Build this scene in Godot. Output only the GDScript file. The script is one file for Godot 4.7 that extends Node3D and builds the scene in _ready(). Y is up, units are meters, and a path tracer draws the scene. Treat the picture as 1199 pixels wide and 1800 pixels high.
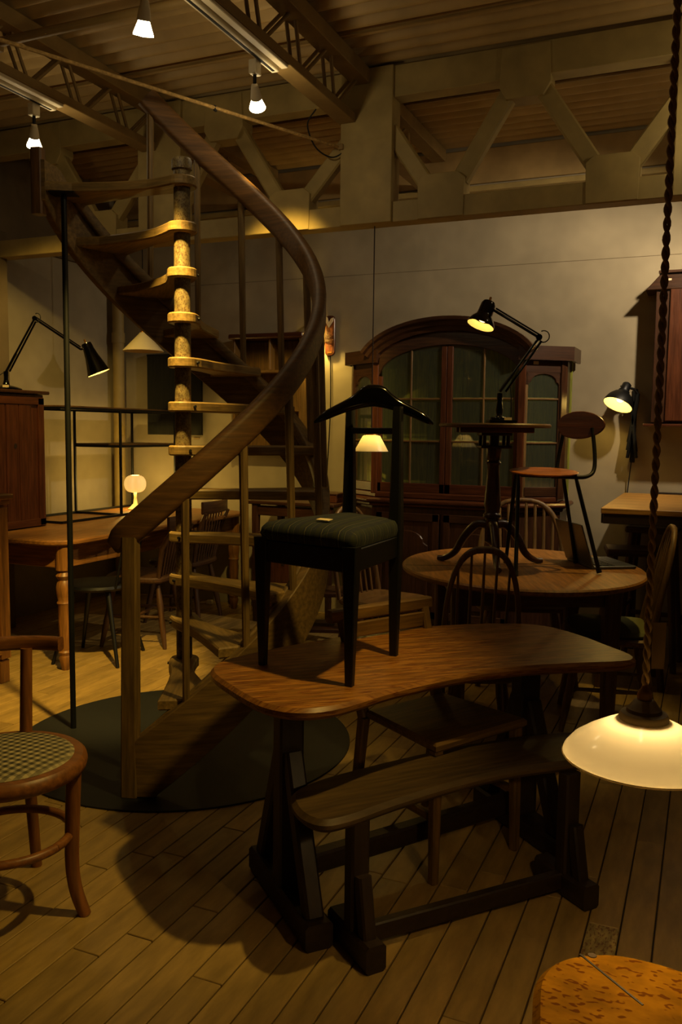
extends Node3D
# An antiques shop after dark: spiral stair, kidney table with a valet chair, lamps, roof girders.

const YAW := 23.297
const CEIL := 3.21
const BACK := -5.7
const LEFT := -4.45

var M := {}
var T := {}
var taken := {}
var warm := Color(1.0, 0.83, 0.42)
var rng := RandomNumberGenerator.new()


func _ready() -> void:
	rng.seed = 77
	# ---------- camera
	var cam := Camera3D.new()
	cam.name = "camera"
	cam.position = Vector3(0, 1.35, 0)
	cam.rotation_degrees = Vector3(-5.457, YAW, 0.693)
	cam.fov = 61.928
	cam.near = 0.05
	cam.far = 60.0
	add_child(cam)
	cam.current = true
	# ---------- environment: a closed room at night
	var env := Environment.new()
	env.background_mode = Environment.BG_COLOR
	env.background_color = Color(0.01, 0.008, 0.006)
	env.tonemap_mode = Environment.TONE_MAPPER_LINEAR
	env.tonemap_exposure = 1.06
	env.sdfgi_enabled = true
	env.ssao_enabled = true
	env.ssil_enabled = true
	var we := WorldEnvironment.new()
	we.name = "environment"
	we.environment = env
	add_child(we)
	textures()
	materials()
	room()
	roof()
	track_lamps()
	staircase()
	kidney_table()
	school_bench()
	valet_chair()
	glass_pendant()
	log_table()
	bentwood_chair()
	china_cabinet()
	round_table_group()
	desk_group()
	wall_things()
	counter_group()
	back_corner()


# ====================================================== lights
func spot(at: Vector3, aim: Vector3, e: float, angle: float, c := warm) -> void:
	var l := SpotLight3D.new()
	l.name = "track_spot_light"
	l.light_color = c
	l.light_energy = e
	l.spot_angle = angle
	l.spot_angle_attenuation = 0.7
	l.spot_range = 12.0
	l.spot_attenuation = 2.0
	l.light_size = 0.035
	l.shadow_enabled = true
	add_child(l, true)
	l.position = at
	l.look_at_from_position(at, aim, Vector3(0.02, 0, 1).normalized())


func glow(at: Vector3, e: float, size := 0.03, c := warm) -> void:
	var l := OmniLight3D.new()
	l.name = "bulb_light"
	l.light_color = c
	l.light_energy = e
	l.light_size = size
	l.omni_range = 12.0
	l.omni_attenuation = 2.0
	l.shadow_enabled = true
	add_child(l, true)
	l.position = at


# ====================================================== textures and materials
func noise_img(size: int, freq: float, oct: int, sd: int, lo: float, hi: float, contrast := 1.0) -> Image:
	var n := FastNoiseLite.new()
	n.seed = sd
	n.noise_type = FastNoiseLite.TYPE_SIMPLEX_SMOOTH
	n.frequency = freq
	n.fractal_octaves = oct
	n.fractal_gain = 0.6
	var im := n.get_seamless_image(size, size)
	im.convert(Image.FORMAT_RGB8)
	for y in size:
		for x in size:
			var v: float = clampf((im.get_pixel(x, y).r - 0.5) * contrast + 0.5, 0.0, 1.0)
			var g: float = lerpf(lo, hi, v)
			im.set_pixel(x, y, Color(g, g, g))
	return im


func textures() -> void:
	var w := noise_img(512, 0.016, 5, 3, 0.70, 1.0, 1.4)
	T.wood = ImageTexture.create_from_image(w)
	# worn, blotched wood: dark marks eaten into a pale board
	var k := noise_img(512, 0.014, 5, 11, 0.68, 1.0, 1.5)
	var n2 := noise_img(512, 0.045, 3, 21, 0.0, 1.0, 2.2)
	for y in 512:
		for x in 512:
			var c := k.get_pixel(x, y)
			var d: float = smoothstep(0.70, 0.9, n2.get_pixel(x, y).r)
			k.set_pixel(x, y, c.lerp(Color(0.45, 0.24, 0.15), d * 0.55))
	T.worn = ImageTexture.create_from_image(k)
	T.board = ImageTexture.create_from_image(noise_img(512, 0.010, 5, 17, 0.80, 1.0, 1.2))
	# slab: honey wood with scattered dark burgundy pits
	var lg := noise_img(512, 0.009, 4, 31, 0.78, 1.0, 1.3)
	var pit := noise_img(512, 0.035, 2, 33, 0.0, 1.0, 1.6)
	var rash := noise_img(512, 0.008, 2, 35, 0.0, 1.0, 1.8)
	for y in 512:
		for x in 512:
			var d: float = smoothstep(0.74, 0.88, pit.get_pixel(x, y).r * (0.75 + 0.4 * rash.get_pixel(x, y).r))
			lg.set_pixel(x, y, lg.get_pixel(x, y).lerp(Color(0.34, 0.13, 0.08), d * 0.45))
	T.slab = ImageTexture.create_from_image(lg)
	# plaster / paint: faint clouds and small specks
	var p := noise_img(512, 0.008, 4, 5, 0.86, 1.0, 1.3)
	T.plaster = ImageTexture.create_from_image(p)
	T.bump = ImageTexture.create_from_image(bumped(noise_img(256, 0.03, 4, 41, 0, 1, 1.3), 2.0))
	# woven check for the bentwood seat
	var f := Image.create(128, 128, false, Image.FORMAT_RGB8)
	for y in 128:
		for x in 128:
			var a := (x / 8) % 2 == 0
			var b := (y / 8) % 2 == 0
			var c := Color(0.78, 0.72, 0.55)
			if a and b:
				c = Color(0.20, 0.19, 0.15)
			elif a or b:
				c = Color(0.52, 0.49, 0.38)
			f.set_pixel(x, y, c)
	T.check = ImageTexture.create_from_image(f)
	# tartan-like stripes for the valet seat
	var s := Image.create(256, 16, false, Image.FORMAT_RGB8)
	for x in 256:
		var c := Color(0.10, 0.13, 0.19)
		var m := x % 64
		if m < 14:
			c = Color(0.17, 0.19, 0.12)
		elif m == 22 or m == 23 or m == 44:
			c = Color(0.55, 0.52, 0.32)
		elif m > 32 and m < 40:
			c = Color(0.15, 0.20, 0.17)
		for y in 16:
			s.set_pixel(x, y, c * (0.85 if (x + y) % 3 == 0 else 1.0))
	T.stripe = ImageTexture.create_from_image(s)


func bumped(im: Image, k: float) -> Image:
	im.convert(Image.FORMAT_RGBA8)
	im.bump_map_to_normal_map(k)
	return im


func mat(c: Color, rough := 0.6, metal := 0.0) -> StandardMaterial3D:
	var m := StandardMaterial3D.new()
	m.albedo_color = c
	m.roughness = rough
	m.metallic = metal
	return m


# grain runs along axis 0 x, 1 y, 2 z of the mesh's own axes
func wood(c: Color, axis: int, rough := 0.45, tex := "wood", world := false, tight := 1.0) -> StandardMaterial3D:
	var m := mat(c, rough)
	m.albedo_texture = T[tex]
	m.uv1_triplanar = true
	m.uv1_world_triplanar = world
	var s := Vector3(5.0, 5.0, 5.0) * tight
	s[axis] = 0.42 * tight
	m.uv1_scale = s
	m.uv1_offset = Vector3(rng.randf(), rng.randf(), rng.randf())
	m.uv1_triplanar_sharpness = 6.0
	m.normal_enabled = true
	m.normal_texture = T.bump
	m.normal_scale = 0.12
	return m


func woods(key: String, c: Color, rough := 0.45, tex := "wood") -> void:
	M[key + "_x"] = wood(c, 0, rough, tex)
	M[key + "_y"] = wood(c, 1, rough, tex)
	M[key + "_z"] = wood(c, 2, rough, tex)


func paint(c: Color, rough := 0.75, scale := 0.6) -> StandardMaterial3D:
	var m := mat(c, rough)
	m.albedo_texture = T.plaster
	m.uv1_triplanar = true
	m.uv1_world_triplanar = true
	m.uv1_scale = Vector3.ONE * scale
	m.normal_enabled = true
	m.normal_texture = T.bump
	m.normal_scale = 0.10
	return m


func lamp_glass(c: Color, e: float) -> StandardMaterial3D:
	var m := mat(Color(0.95, 0.9, 0.8), 0.35)
	m.emission_enabled = true
	m.emission = c
	m.emission_energy_multiplier = e
	return m


func materials() -> void:
	woods("oldstair", Color(0.52, 0.41, 0.22), 0.6)
	woods("rail", Color(0.46, 0.32, 0.16), 0.55)
	M.column = wood(Color(0.55, 0.48, 0.31), 1, 0.6, "worn")
	M.column.uv1_scale = Vector3(5, 3.2, 5)
	M.tread = wood(Color(0.62, 0.50, 0.28), 0, 0.55)
	woods("teak", Color(0.68, 0.46, 0.19), 0.38, "worn")
	woods("bench", Color(0.34, 0.26, 0.14), 0.5)
	woods("dark", Color(0.20, 0.14, 0.08), 0.5)
	woods("oak", Color(0.50, 0.37, 0.18), 0.5)
	woods("brown", Color(0.36, 0.24, 0.13), 0.5)
	woods("beech", Color(0.60, 0.38, 0.18), 0.42)
	woods("pine", Color(0.62, 0.42, 0.19), 0.45)
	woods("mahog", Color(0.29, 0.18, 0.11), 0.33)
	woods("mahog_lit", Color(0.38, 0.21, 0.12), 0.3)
	woods("elm", Color(0.42, 0.30, 0.15), 0.45)
	woods("ply", Color(0.74, 0.43, 0.18), 0.4)
	woods("counter", Color(0.74, 0.55, 0.27), 0.5)
	M.log = wood(Color(0.62, 0.43, 0.06), 0, 0.45, "slab")
	M.log.uv1_scale = Vector3(1.9, 3.4, 3.4)
	M.log.roughness = 0.8
	M.log.metallic_specular = 0.15
	M.wall = paint(Color(0.66, 0.61, 0.50), 0.85, 0.35)
	M.wall_dark = paint(Color(0.44, 0.38, 0.28), 0.85, 0.5)  # darker wall tone; on pilaster and upper left wall it is painted shade
	M.steel_paint = paint(Color(0.68, 0.59, 0.36), 0.6, 0.8)
	M.truss = paint(Color(0.58, 0.47, 0.27), 0.6, 0.8)
	M.sheet = paint(Color(0.72, 0.60, 0.38), 0.6, 0.7)
	M.black_steel = mat(Color(0.045, 0.05, 0.05), 0.5, 0.3)
	M.plate = mat(Color(0.055, 0.065, 0.075), 0.6)
	M.black_gloss = mat(Color(0.012, 0.011, 0.010), 0.12)
	M.black_paint = mat(Color(0.03, 0.035, 0.042), 0.45)
	M.white_paint = mat(Color(0.85, 0.80, 0.68), 0.5)
	M.inner_white = mat(Color(0.74, 0.70, 0.60), 0.5)
	M.brass = mat(Color(0.60, 0.42, 0.18), 0.4, 0.8)
	M.rust = mat(Color(0.58, 0.49, 0.33), 0.55, 0.15)
	M.card = mat(Color(0.52, 0.40, 0.22), 0.85)
	M.paper = mat(Color(0.86, 0.78, 0.62), 0.8)
	M.cord = mat(Color(0.05, 0.04, 0.03), 0.8)
	M.rope = wood(Color(0.75, 0.60, 0.34), 0, 0.9)
	M.braid = mat(Color(0.66, 0.52, 0.28), 0.75)
	M.braid_dark = mat(Color(0.16, 0.10, 0.05), 0.8)
	M.bulb = lamp_glass(Color(1.0, 0.86, 0.62), 14.0)
	M.bulb_soft = lamp_glass(Color(1.0, 0.84, 0.56), 4.0)
	M.lens = lamp_glass(Color(1.0, 0.90, 0.70), 30.0)
	M.olive = wood(Color(0.60, 0.62, 0.22), 1, 0.7)
	M.olive2 = wood(Color(0.54, 0.57, 0.20), 1, 0.7)
	M.canvas_dark = wood(Color(0.13, 0.13, 0.09), 1, 0.8)
	M.laptop = mat(Color(0.36, 0.37, 0.40), 0.35, 0.7)
	M.key = mat(Color(0.05, 0.05, 0.06), 0.5)
	M.green_pad = mat(Color(0.36, 0.36, 0.18), 0.85)
	M.rubber = mat(Color(0.02, 0.02, 0.02), 0.7)
	var g := mat(Color(0.80, 0.86, 0.72, 0.03), 0.03)
	g.transparency = BaseMaterial3D.TRANSPARENCY_ALPHA
	M.glass = g
	var o := mat(Color(0.95, 0.90, 0.76), 0.15)
	o.backlight_enabled = true
	o.backlight = Color(0.54, 0.52, 0.46)
	M.opal = o
	var op := mat(Color(0.92, 0.86, 0.70), 0.35)
	op.backlight_enabled = true
	op.backlight = Color(0.46, 0.44, 0.38)
	M.opal_thin = op
	M.shade_lit = lamp_glass(Color(1.0, 0.78, 0.42), 0.75)
	var ch := mat(Color(1, 1, 1), 0.9)
	ch.albedo_texture = T.check
	ch.uv1_triplanar = true
	ch.uv1_scale = Vector3(5.5, 5.5, 5.5)
	M.check = ch
	var sr := mat(Color(0.8, 0.8, 0.8), 0.9)
	sr.albedo_texture = T.stripe
	sr.uv1_triplanar = true
	sr.uv1_scale = Vector3(4.2, 4.2, 4.2)
	M.stripe = sr
	M.plank_worn_lit = wood(Color(0.80, 0.70, 0.42), 2, 0.5, "worn", true)  # worn varnish; the light it reflects is put into the paler colour
	M.plank_worn_lit.uv1_scale = Vector3(4, 4, 1.6)
	M.planks = []
	for i in 5:
		var tone: float = [1.0, 0.94, 0.97, 0.90, 0.95][i]
		var c := Color(0.72 * tone, 0.59 * tone, 0.33 * tone)
		var pm := wood(c, 2, 0.42, "board", true)
		pm.uv1_scale = Vector3(3.0, 3.0, 0.7)
		M.planks.append(pm)


# ====================================================== mesh helpers
func begin() -> SurfaceTool:
	var s := SurfaceTool.new()
	s.begin(Mesh.PRIMITIVE_TRIANGLES)
	return s


func tri(s: SurfaceTool, a: Vector3, b: Vector3, c: Vector3) -> void:
	s.add_vertex(a)
	s.add_vertex(c)
	s.add_vertex(b)


# convex face turned away from a point inside
func face(s: SurfaceTool, p: Array, inside: Vector3) -> void:
	var n: Vector3 = (p[1] - p[0]).cross(p[2] - p[0])
	var mid := Vector3.ZERO
	for v in p:
		mid += v
	mid /= p.size()
	var f := n.dot(mid - inside) < 0.0
	for i in range(1, p.size() - 1):
		if f:
			tri(s, p[0], p[i + 1], p[i])
		else:
			tri(s, p[0], p[i], p[i + 1])


func box(s: SurfaceTool, c: Vector3, size: Vector3, b := Basis(), bev := 0.003) -> SurfaceTool:
	s.set_smooth_group(-1)
	var h := size * 0.5
	var e: float = minf(bev, minf(h.x, minf(h.y, h.z)) * 0.45)
	var P := func(ax: int, sg: Vector3) -> Vector3:
		var v := Vector3(sg.x * (h.x - e), sg.y * (h.y - e), sg.z * (h.z - e))
		v[ax] = sg[ax] * h[ax]
		return c + b * v
	for ax in 3:
		var u := (ax + 1) % 3
		var w := (ax + 2) % 3
		for sg in [-1.0, 1.0]:
			var q := []
			for k in [[-1, -1], [1, -1], [1, 1], [-1, 1]]:
				var g := Vector3.ZERO
				g[ax] = sg
				g[u] = k[0]
				g[w] = k[1]
				q.append(P.call(ax, g))
			face(s, q, c)
		for a in [-1.0, 1.0]:
			for d in [-1.0, 1.0]:
				var g0 := Vector3.ZERO
				g0[u] = a
				g0[w] = d
				var g1 := g0
				g0[ax] = -1
				g1[ax] = 1
				face(s, [P.call(u, g0), P.call(u, g1), P.call(w, g1), P.call(w, g0)], c)
	for x in [-1.0, 1.0]:
		for y in [-1.0, 1.0]:
			for z in [-1.0, 1.0]:
				var g := Vector3(x, y, z)
				face(s, [P.call(0, g), P.call(1, g), P.call(2, g)], c)
	return s


func bx(c: Vector3, size: Vector3, b := Basis(), bev := 0.003) -> SurfaceTool:
	return box(begin(), c, size, b, bev)


func loft(s: SurfaceTool, rings: Array, smooth := true, caps := true, groups := []) -> SurfaceTool:
	var n: int = rings[0].size()
	var c0 := Vector3.ZERO
	for v in rings[0]:
		c0 += v
	c0 /= n
	var c1 := Vector3.ZERO
	for v in rings[1]:
		c1 += v
	c1 /= n
	# which way round: compare over the widest of the rings
	var best := 0
	var wide := 0.0
	for i in rings.size() - 1:
		var d: float = rings[i][0].distance_to(rings[i][n / 2])
		if d > wide:
			wide = d
			best = i
	var cc := Vector3.ZERO
	for v in rings[best]:
		cc += v
	cc /= n
	var up: Vector3 = rings[best + 1][0] - rings[best][0]
	var area := 0.0
	for j in n:
		var a: Vector3 = rings[best][j]
		var b: Vector3 = rings[best][(j + 1) % n]
		area += (a - cc).cross(b - cc).dot(up)
	var f := area < 0.0
	for i in rings.size() - 1:
		s.set_smooth_group((groups[i] if groups.size() else 1) if smooth else -1)
		var r0 = rings[i]
		var r1 = rings[i + 1]
		for j in n:
			var k := (j + 1) % n
			if f:
				tri(s, r0[k], r0[j], r1[j])
				tri(s, r0[k], r1[j], r1[k])
			else:
				tri(s, r0[j], r0[k], r1[k])
				tri(s, r0[j], r1[k], r1[j])
	if caps:
		s.set_smooth_group(-1)
		for e in [0, rings.size() - 1]:
			var r = rings[e]
			var c := Vector3.ZERO
			for v in r:
				c += v
			c /= n
			for j in n:
				var k := (j + 1) % n
				var flip: bool = f != (e == 0)
				if flip:
					tri(s, c, r[k], r[j])
				else:
					tri(s, c, r[j], r[k])
	return s


# tube with a radius or a list of radii; flat = height to width of the section
func tube(s: SurfaceTool, pts: Array, rad, n := 8, caps := true) -> SurfaceTool:
	var rings := []
	var t0: Vector3 = (pts[1] - pts[0]).normalized()
	var u := t0.cross(Vector3.UP)
	if u.length() < 0.1:
		u = t0.cross(Vector3.RIGHT)
	u = u.normalized()
	for i in pts.size():
		var t: Vector3
		if i == 0:
			t = pts[1] - pts[0]
		elif i == pts.size() - 1:
			t = pts[i] - pts[i - 1]
		else:
			t = (pts[i + 1] - pts[i]).normalized() + (pts[i] - pts[i - 1]).normalized()
		t = t.normalized()
		u = (u - t * u.dot(t)).normalized()
		var v := t.cross(u)
		var r: float = rad[i] if rad is Array else rad
		var ring := []
		for j in n:
			var a := TAU * j / n
			ring.append(pts[i] + (u * cos(a) + v * sin(a)) * r)
		rings.append(ring)
	return loft(s, rings, true, caps)


# a section (x across, y up) carried along a path, keeping "up" as near to up as it can
func sweep(s: SurfaceTool, pts: Array, prof: Array, up := Vector3.UP, smooth := true, scale := []) -> SurfaceTool:
	var rings := []
	for i in pts.size():
		var t: Vector3 = pts[mini(i + 1, pts.size() - 1)] - pts[maxi(i - 1, 0)]
		t = t.normalized()
		var u := up.cross(t).normalized()
		var v := t.cross(u).normalized()
		var k: float = scale[i] if scale.size() else 1.0
		var ring := []
		for p in prof:
			ring.append(pts[i] + u * p.x * k + v * p.y * k)
		rings.append(ring)
	return loft(s, rings, smooth, true)


func rounded(w: float, h: float, r: float, n := 3) -> Array:
	var a := []
	for q in 4:
		var cx: float = (w / 2 - r) * (1 if q == 0 or q == 3 else -1)
		var cy: float = (h / 2 - r) * (1 if q < 2 else -1)
		for i in n + 1:
			var t := PI / 2 * q + PI / 2 * i / n
			a.append(Vector2(cx + r * cos(t), cy + r * sin(t)))
	return a


# square-section bar from a to b, tapering
func bar(s: SurfaceTool, a: Vector3, b: Vector3, w0: float, h0: float, w1 := -1.0, h1 := -1.0, up := Vector3.UP, r := 0.0) -> SurfaceTool:
	if w1 < 0:
		w1 = w0
		h1 = h0
	var t := (b - a).normalized()
	var u := up.cross(t)
	if u.length() < 0.05:
		u = Vector3.BACK.cross(t) if absf(t.z) < 0.9 else Vector3.RIGHT.cross(t)
	u = u.normalized()
	var v := t.cross(u)
	var rr := r if r > 0 else minf(w0, h0) * 0.14
	var rings := []
	for e in 2:
		var c: Vector3 = [a, b][e]
		var ring := []
		for p in rounded([w0, w1][e], [h0, h1][e], rr * ([1.0, minf(w1 / w0, 1.0)][e]), 1):
			ring.append(c + u * p.x + v * p.y)
		rings.append(ring)
	return loft(s, rings, false, true)


func lathe(s: SurfaceTool, prof: Array, n := 20, xf := Transform3D(), open := false) -> SurfaceTool:
	var rings := []
	var groups := []
	var g := 1
	for i in prof.size():
		var ring := []
		for j in n:
			var a := TAU * j / n
			var r: float = maxf(prof[i].x, 0.0003)
			ring.append(xf * Vector3(r * cos(a), prof[i].y, r * sin(a)))
		rings.append(ring)
		if i > 1:
			var d0: Vector2 = (prof[i - 1] - prof[i - 2]).normalized()
			var d1: Vector2 = (prof[i] - prof[i - 1]).normalized()
			if d0.dot(d1) < 0.75:
				g += 1
		if i > 0:
			groups.append(g)
	return loft(s, rings, true, not open and (prof[0].x > 0.001 or prof[-1].x > 0.001), groups)


# open thin shell: outer profile and the same profile set in by its wall
func shell(s: SurfaceTool, prof: Array, t: float, n := 28, xf := Transform3D()) -> SurfaceTool:
	var p := []
	for v in prof:
		p.append(v)
	for i in range(prof.size() - 1, -1, -1):
		var a: Vector2 = prof[maxi(i - 1, 0)]
		var b: Vector2 = prof[mini(i + 1, prof.size() - 1)]
		var d := (b - a).normalized()
		var nn := Vector2(-d.y, d.x)
		var q: Vector2 = prof[i] + nn * t
		if q.x > prof[i].x:
			q = prof[i] - nn * t
		p.append(Vector2(maxf(q.x, 0.0), q.y))
	p.append(prof[0])
	var rings := []
	var groups := []
	var g := 1
	for i in p.size():
		var ring := []
		for j in n:
			var a := TAU * j / n
			ring.append(xf * Vector3(maxf(p[i].x, 0.0003) * cos(a), p[i].y, maxf(p[i].x, 0.0003) * sin(a)))
		rings.append(ring)
		if i > 1:
			var d0: Vector2 = (p[i - 1] - p[i - 2]).normalized()
			var d1: Vector2 = (p[i] - p[i - 1]).normalized()
			if d0.dot(d1) < 0.6:
				g += 1
		if i > 0:
			groups.append(g)
	return loft(s, rings, true, false, groups)


# blown glass one wall thick, with a rolled rim of radius t at its mouth
func skin(s: SurfaceTool, prof: Array, t: float, n := 40, xf := Transform3D()) -> SurfaceTool:
	lathe(s, prof, n, xf, true)
	var rim := []
	for j in n + 1:
		var a := TAU * j / n
		rim.append(xf * Vector3(cos(a) * prof[0].x, prof[0].y, sin(a) * prof[0].x))
	return tube(s, rim, t, 6, false)


func spline(p: Array, per := 5, closed := true) -> Array:
	var out := []
	var n := p.size()
	var last := n if closed else n - 1
	for i in last:
		var a = p[(i - 1 + n) % n] if closed else p[maxi(i - 1, 0)]
		var b = p[i]
		var c = p[(i + 1) % n]
		var d = p[(i + 2) % n] if closed else p[mini(i + 2, n - 1)]
		for k in per:
			var t := float(k) / per
			out.append(0.5 * ((2.0 * b) + (c - a) * t + (2.0 * a - 5.0 * b + 4.0 * c - d) * t * t + (3.0 * b - a - 3.0 * c + d) * t * t * t))
	if not closed:
		out.append(p[n - 1])
	return out


# plate: outline in the plane (u, v), thick along w from w0 to w1; axes as basis columns
func plate(s: SurfaceTool, poly: Array, w0: float, w1: float, bev := 0.003, b := Basis(), at := Vector3.ZERO, smooth := false) -> SurfaceTool:
	var n := poly.size()
	var area := 0.0
	for i in n:
		area += poly[i].x * poly[(i + 1) % n].y - poly[(i + 1) % n].x * poly[i].y
	var P := poly.duplicate()
	if area < 0:
		P.reverse()
	var ins := []
	for i in n:
		var d0: Vector2 = (P[i] - P[(i - 1 + n) % n]).normalized()
		var d1: Vector2 = (P[(i + 1) % n] - P[i]).normalized()
		var nn := Vector2(-d0.y - d1.y, d0.x + d1.x)
		var l := nn.length()
		nn = nn / maxf(l, 0.001)
		var k := 1.0 / maxf(sqrt(maxf((1.0 + d0.dot(d1)) * 0.5, 0.05)), 0.4)
		ins.append(P[i] + nn * bev * k)
	var lay := [[ins, w0], [P, w0 + bev], [P, w1 - bev], [ins, w1]]
	# own axes: x = u, y = w, z = v
	var rings := []
	for l in lay:
		var ring := []
		for q in l[0]:
			ring.append(at + b * Vector3(q.x, l[1], q.y))
		rings.append(ring)
	loft(s, rings, smooth, false, [1, 2, 3])
	s.set_smooth_group(-1)
	var ix := Geometry2D.triangulate_polygon(PackedVector2Array(ins))
	var upv := b * Vector3.UP
	for e in [0, 3]:
		for i in range(0, ix.size(), 3):
			var a: Vector3 = rings[e][ix[i]]
			var c: Vector3 = rings[e][ix[i + 1]]
			var d: Vector3 = rings[e][ix[i + 2]]
			var nn := (c - a).cross(d - a)
			if (nn.dot(upv) > 0.0) == (e == 3):
				tri(s, a, c, d)
			else:
				tri(s, a, d, c)
	return s


# plate standing upright: outline (x, y), thick along z from z0 to z1
func upright(s: SurfaceTool, poly: Array, z0: float, z1: float, bev := 0.003, smooth := false) -> SurfaceTool:
	return plate(s, poly, z0, z1, bev, Basis(Vector3.RIGHT, Vector3.BACK, Vector3.UP), Vector3.ZERO, smooth)


func rect(w: float, h: float, c := Vector2.ZERO) -> Array:
	return [c + Vector2(-w / 2, -h / 2), c + Vector2(w / 2, -h / 2), c + Vector2(w / 2, h / 2), c + Vector2(-w / 2, h / 2)]


func ellipse(a: float, b: float, n := 40) -> Array:
	var o := []
	for i in n:
		o.append(Vector2(a * cos(TAU * i / n), b * sin(TAU * i / n)))
	return o


# ====================================================== scene helpers
func numbered(called: String) -> String:
	if not taken.has(called):
		taken[called] = 0
		return called
	taken[called] += 1
	return "%s_%03d" % [called, taken[called]]


func mesh(s: SurfaceTool) -> ArrayMesh:
	s.generate_normals()
	return s.commit()


func part(parent: Node, called: String, s: SurfaceTool, m: Material, label := "") -> MeshInstance3D:
	var o := MeshInstance3D.new()
	o.name = called
	o.mesh = mesh(s)
	o.material_override = m
	parent.add_child(o, true)
	if label:
		o.set_meta("label", label)
	return o


func piece(parent: Node, called: String, me: Mesh, m: Material, xf := Transform3D()) -> MeshInstance3D:
	var o := MeshInstance3D.new()
	o.name = called
	o.mesh = me
	o.material_override = m
	parent.add_child(o, true)
	o.transform = xf
	return o


func thing(called: String, label: String, category: String, at := Vector3.ZERO, turn := 0.0, group := "") -> Node3D:
	var o := Node3D.new()
	o.name = numbered(called)
	add_child(o)
	o.position = at
	o.rotation_degrees.y = turn
	o.set_meta("label", label)
	o.set_meta("category", category)
	if group:
		o.set_meta("group", group)
	return o


func copy_of(src: Node3D, label: String, at: Vector3, turn: float) -> Node3D:
	var o: Node3D = src.duplicate()
	var base := String(src.name)
	if base.length() > 4 and base[-4] == "_" and base.right(3).is_valid_int():
		base = base.left(-4)
	o.name = numbered(base)
	add_child(o)
	o.position = at
	o.rotation_degrees.y = turn
	o.set_meta("label", label)
	return o


func setting(called: String, parent: Node = self) -> Node3D:
	var o := Node3D.new()
	o.name = called
	parent.add_child(o)
	o.set_meta("kind", "structure")
	return o


# ====================================================== the room
func room() -> void:
	# floor: maple boards along z, each a board of its own where the picture sees it
	var fl := setting("floor")
	part(fl, "subfloor", bx(Vector3(-1.15, -0.06, -2.3), Vector3(6.8, 0.08, 7.2), Basis(), 0.0), M.dark_x)
	var pitch := 0.0868
	var cache := {}
	var rest := begin()
	var r := RandomNumberGenerator.new()
	r.seed = 5
	var x := -0.7696 - 43 * pitch + pitch / 2
	while x < 2.2:
		var z := BACK + 0.02 - r.randf() * 0.9
		while z < 1.2:
			var ln: float = [0.75, 0.95, 1.2, 1.5][r.randi() % 4]
			var tone := r.randi() % 5
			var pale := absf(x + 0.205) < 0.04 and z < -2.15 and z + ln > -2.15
			var z0 := maxf(z, BACK)
			var z1 := minf(z + ln, 1.25)
			var full := z0 == z and z1 == z + ln
			# inside the picture: right of the left border, in front of the camera
			var seen := z0 < -0.95 and x < 0.75 + (-z0 - 1.2) * 0.05 and x > -(-z0) * 1.02 - 0.25
			if seen and (z1 - z0) > 0.05:
				var key := "%.3f" % (z1 - z0)
				if not cache.has(key):
					cache[key] = mesh(bx(Vector3(0, -0.01, 0), Vector3(pitch - 0.0040, 0.02, z1 - z0 - 0.003), Basis(), 0.0018))
				piece(fl, "board", cache[key], M.plank_worn_lit if pale else M.planks[tone], Transform3D(Basis(), Vector3(x, -0.0004 * (tone % 3), (z0 + z1) / 2)))
			elif z1 - z0 > 0.05:
				box(rest, Vector3(x, -0.01, (z0 + z1) / 2), Vector3(pitch - 0.0040, 0.02, z1 - z0 - 0.003), Basis(), 0.0)
			z += ln
		x += pitch
	var o := part(fl, "far_boards", rest, M.planks[0])
	o.set_meta("kind", "stuff")
	# walls
	var wb := setting("wall_back")
	part(wb, "plaster", bx(Vector3(-1.15, 1.64, BACK - 0.1), Vector3(6.9, 3.32, 0.2), Basis(), 0.0), M.wall)
	part(wb, "upper_ledge", bx(Vector3(-1.1, 2.94, BACK + 0.03), Vector3(6.6, 0.035, 0.06)), M.steel_paint)
	part(wb, "panel_joint", bx(Vector3(-1.1, 2.445, BACK + 0.0005), Vector3(6.6, 0.003, 0.001), Basis(), 0.0), M.wall_dark)
	part(wb, "wall_plate", bx(Vector3(-1.1, 3.09, BACK + 0.012), Vector3(6.6, 0.22, 0.024)), M.sheet)
	var wl := setting("wall_left")
	part(wl, "plaster", bx(Vector3(LEFT - 0.1, 1.64, -2.2), Vector3(0.2, 3.32, 7.0), Basis(), 0.0), M.wall)
	part(wl, "pilaster", bx(Vector3(LEFT + 0.1, 1.3, -4.12), Vector3(0.2, 2.6, 0.44)), M.wall_dark)  # shade on its unlit faces is put into the colour
	part(wl, "shade_band", bx(Vector3(LEFT + 0.015, 2.88, -2.6), Vector3(0.03, 0.60, 6.0)), M.wall_dark)  # upper wall lying in shade, drawn as a darker band
	var wr := setting("wall_right")
	part(wr, "plaster", bx(Vector3(2.3, 1.64, -2.2), Vector3(0.2, 3.32, 7.0), Basis(), 0.0), M.wall)
	var wf := setting("wall_front")
	part(wf, "plaster", bx(Vector3(-1.15, 1.64, 1.32), Vector3(6.9, 3.32, 0.2), Basis(), 0.0), M.wall)
	# soil pipe in the corner
	var pp := thing("drain_pipe", "pale vertical drain pipe in the corner behind the black shelf frame", "pipe", Vector3(LEFT + 0.09, 0, BACK + 0.09))
	part(pp, "pipe", tube(begin(), [Vector3(0, 0, 0), Vector3(0, 2.55, 0)], 0.045, 16), M.steel_paint)
	part(pp, "socket", tube(begin(), [Vector3(0, 2.02, 0), Vector3(0, 2.10, 0)], 0.052, 16), M.steel_paint)


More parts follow.
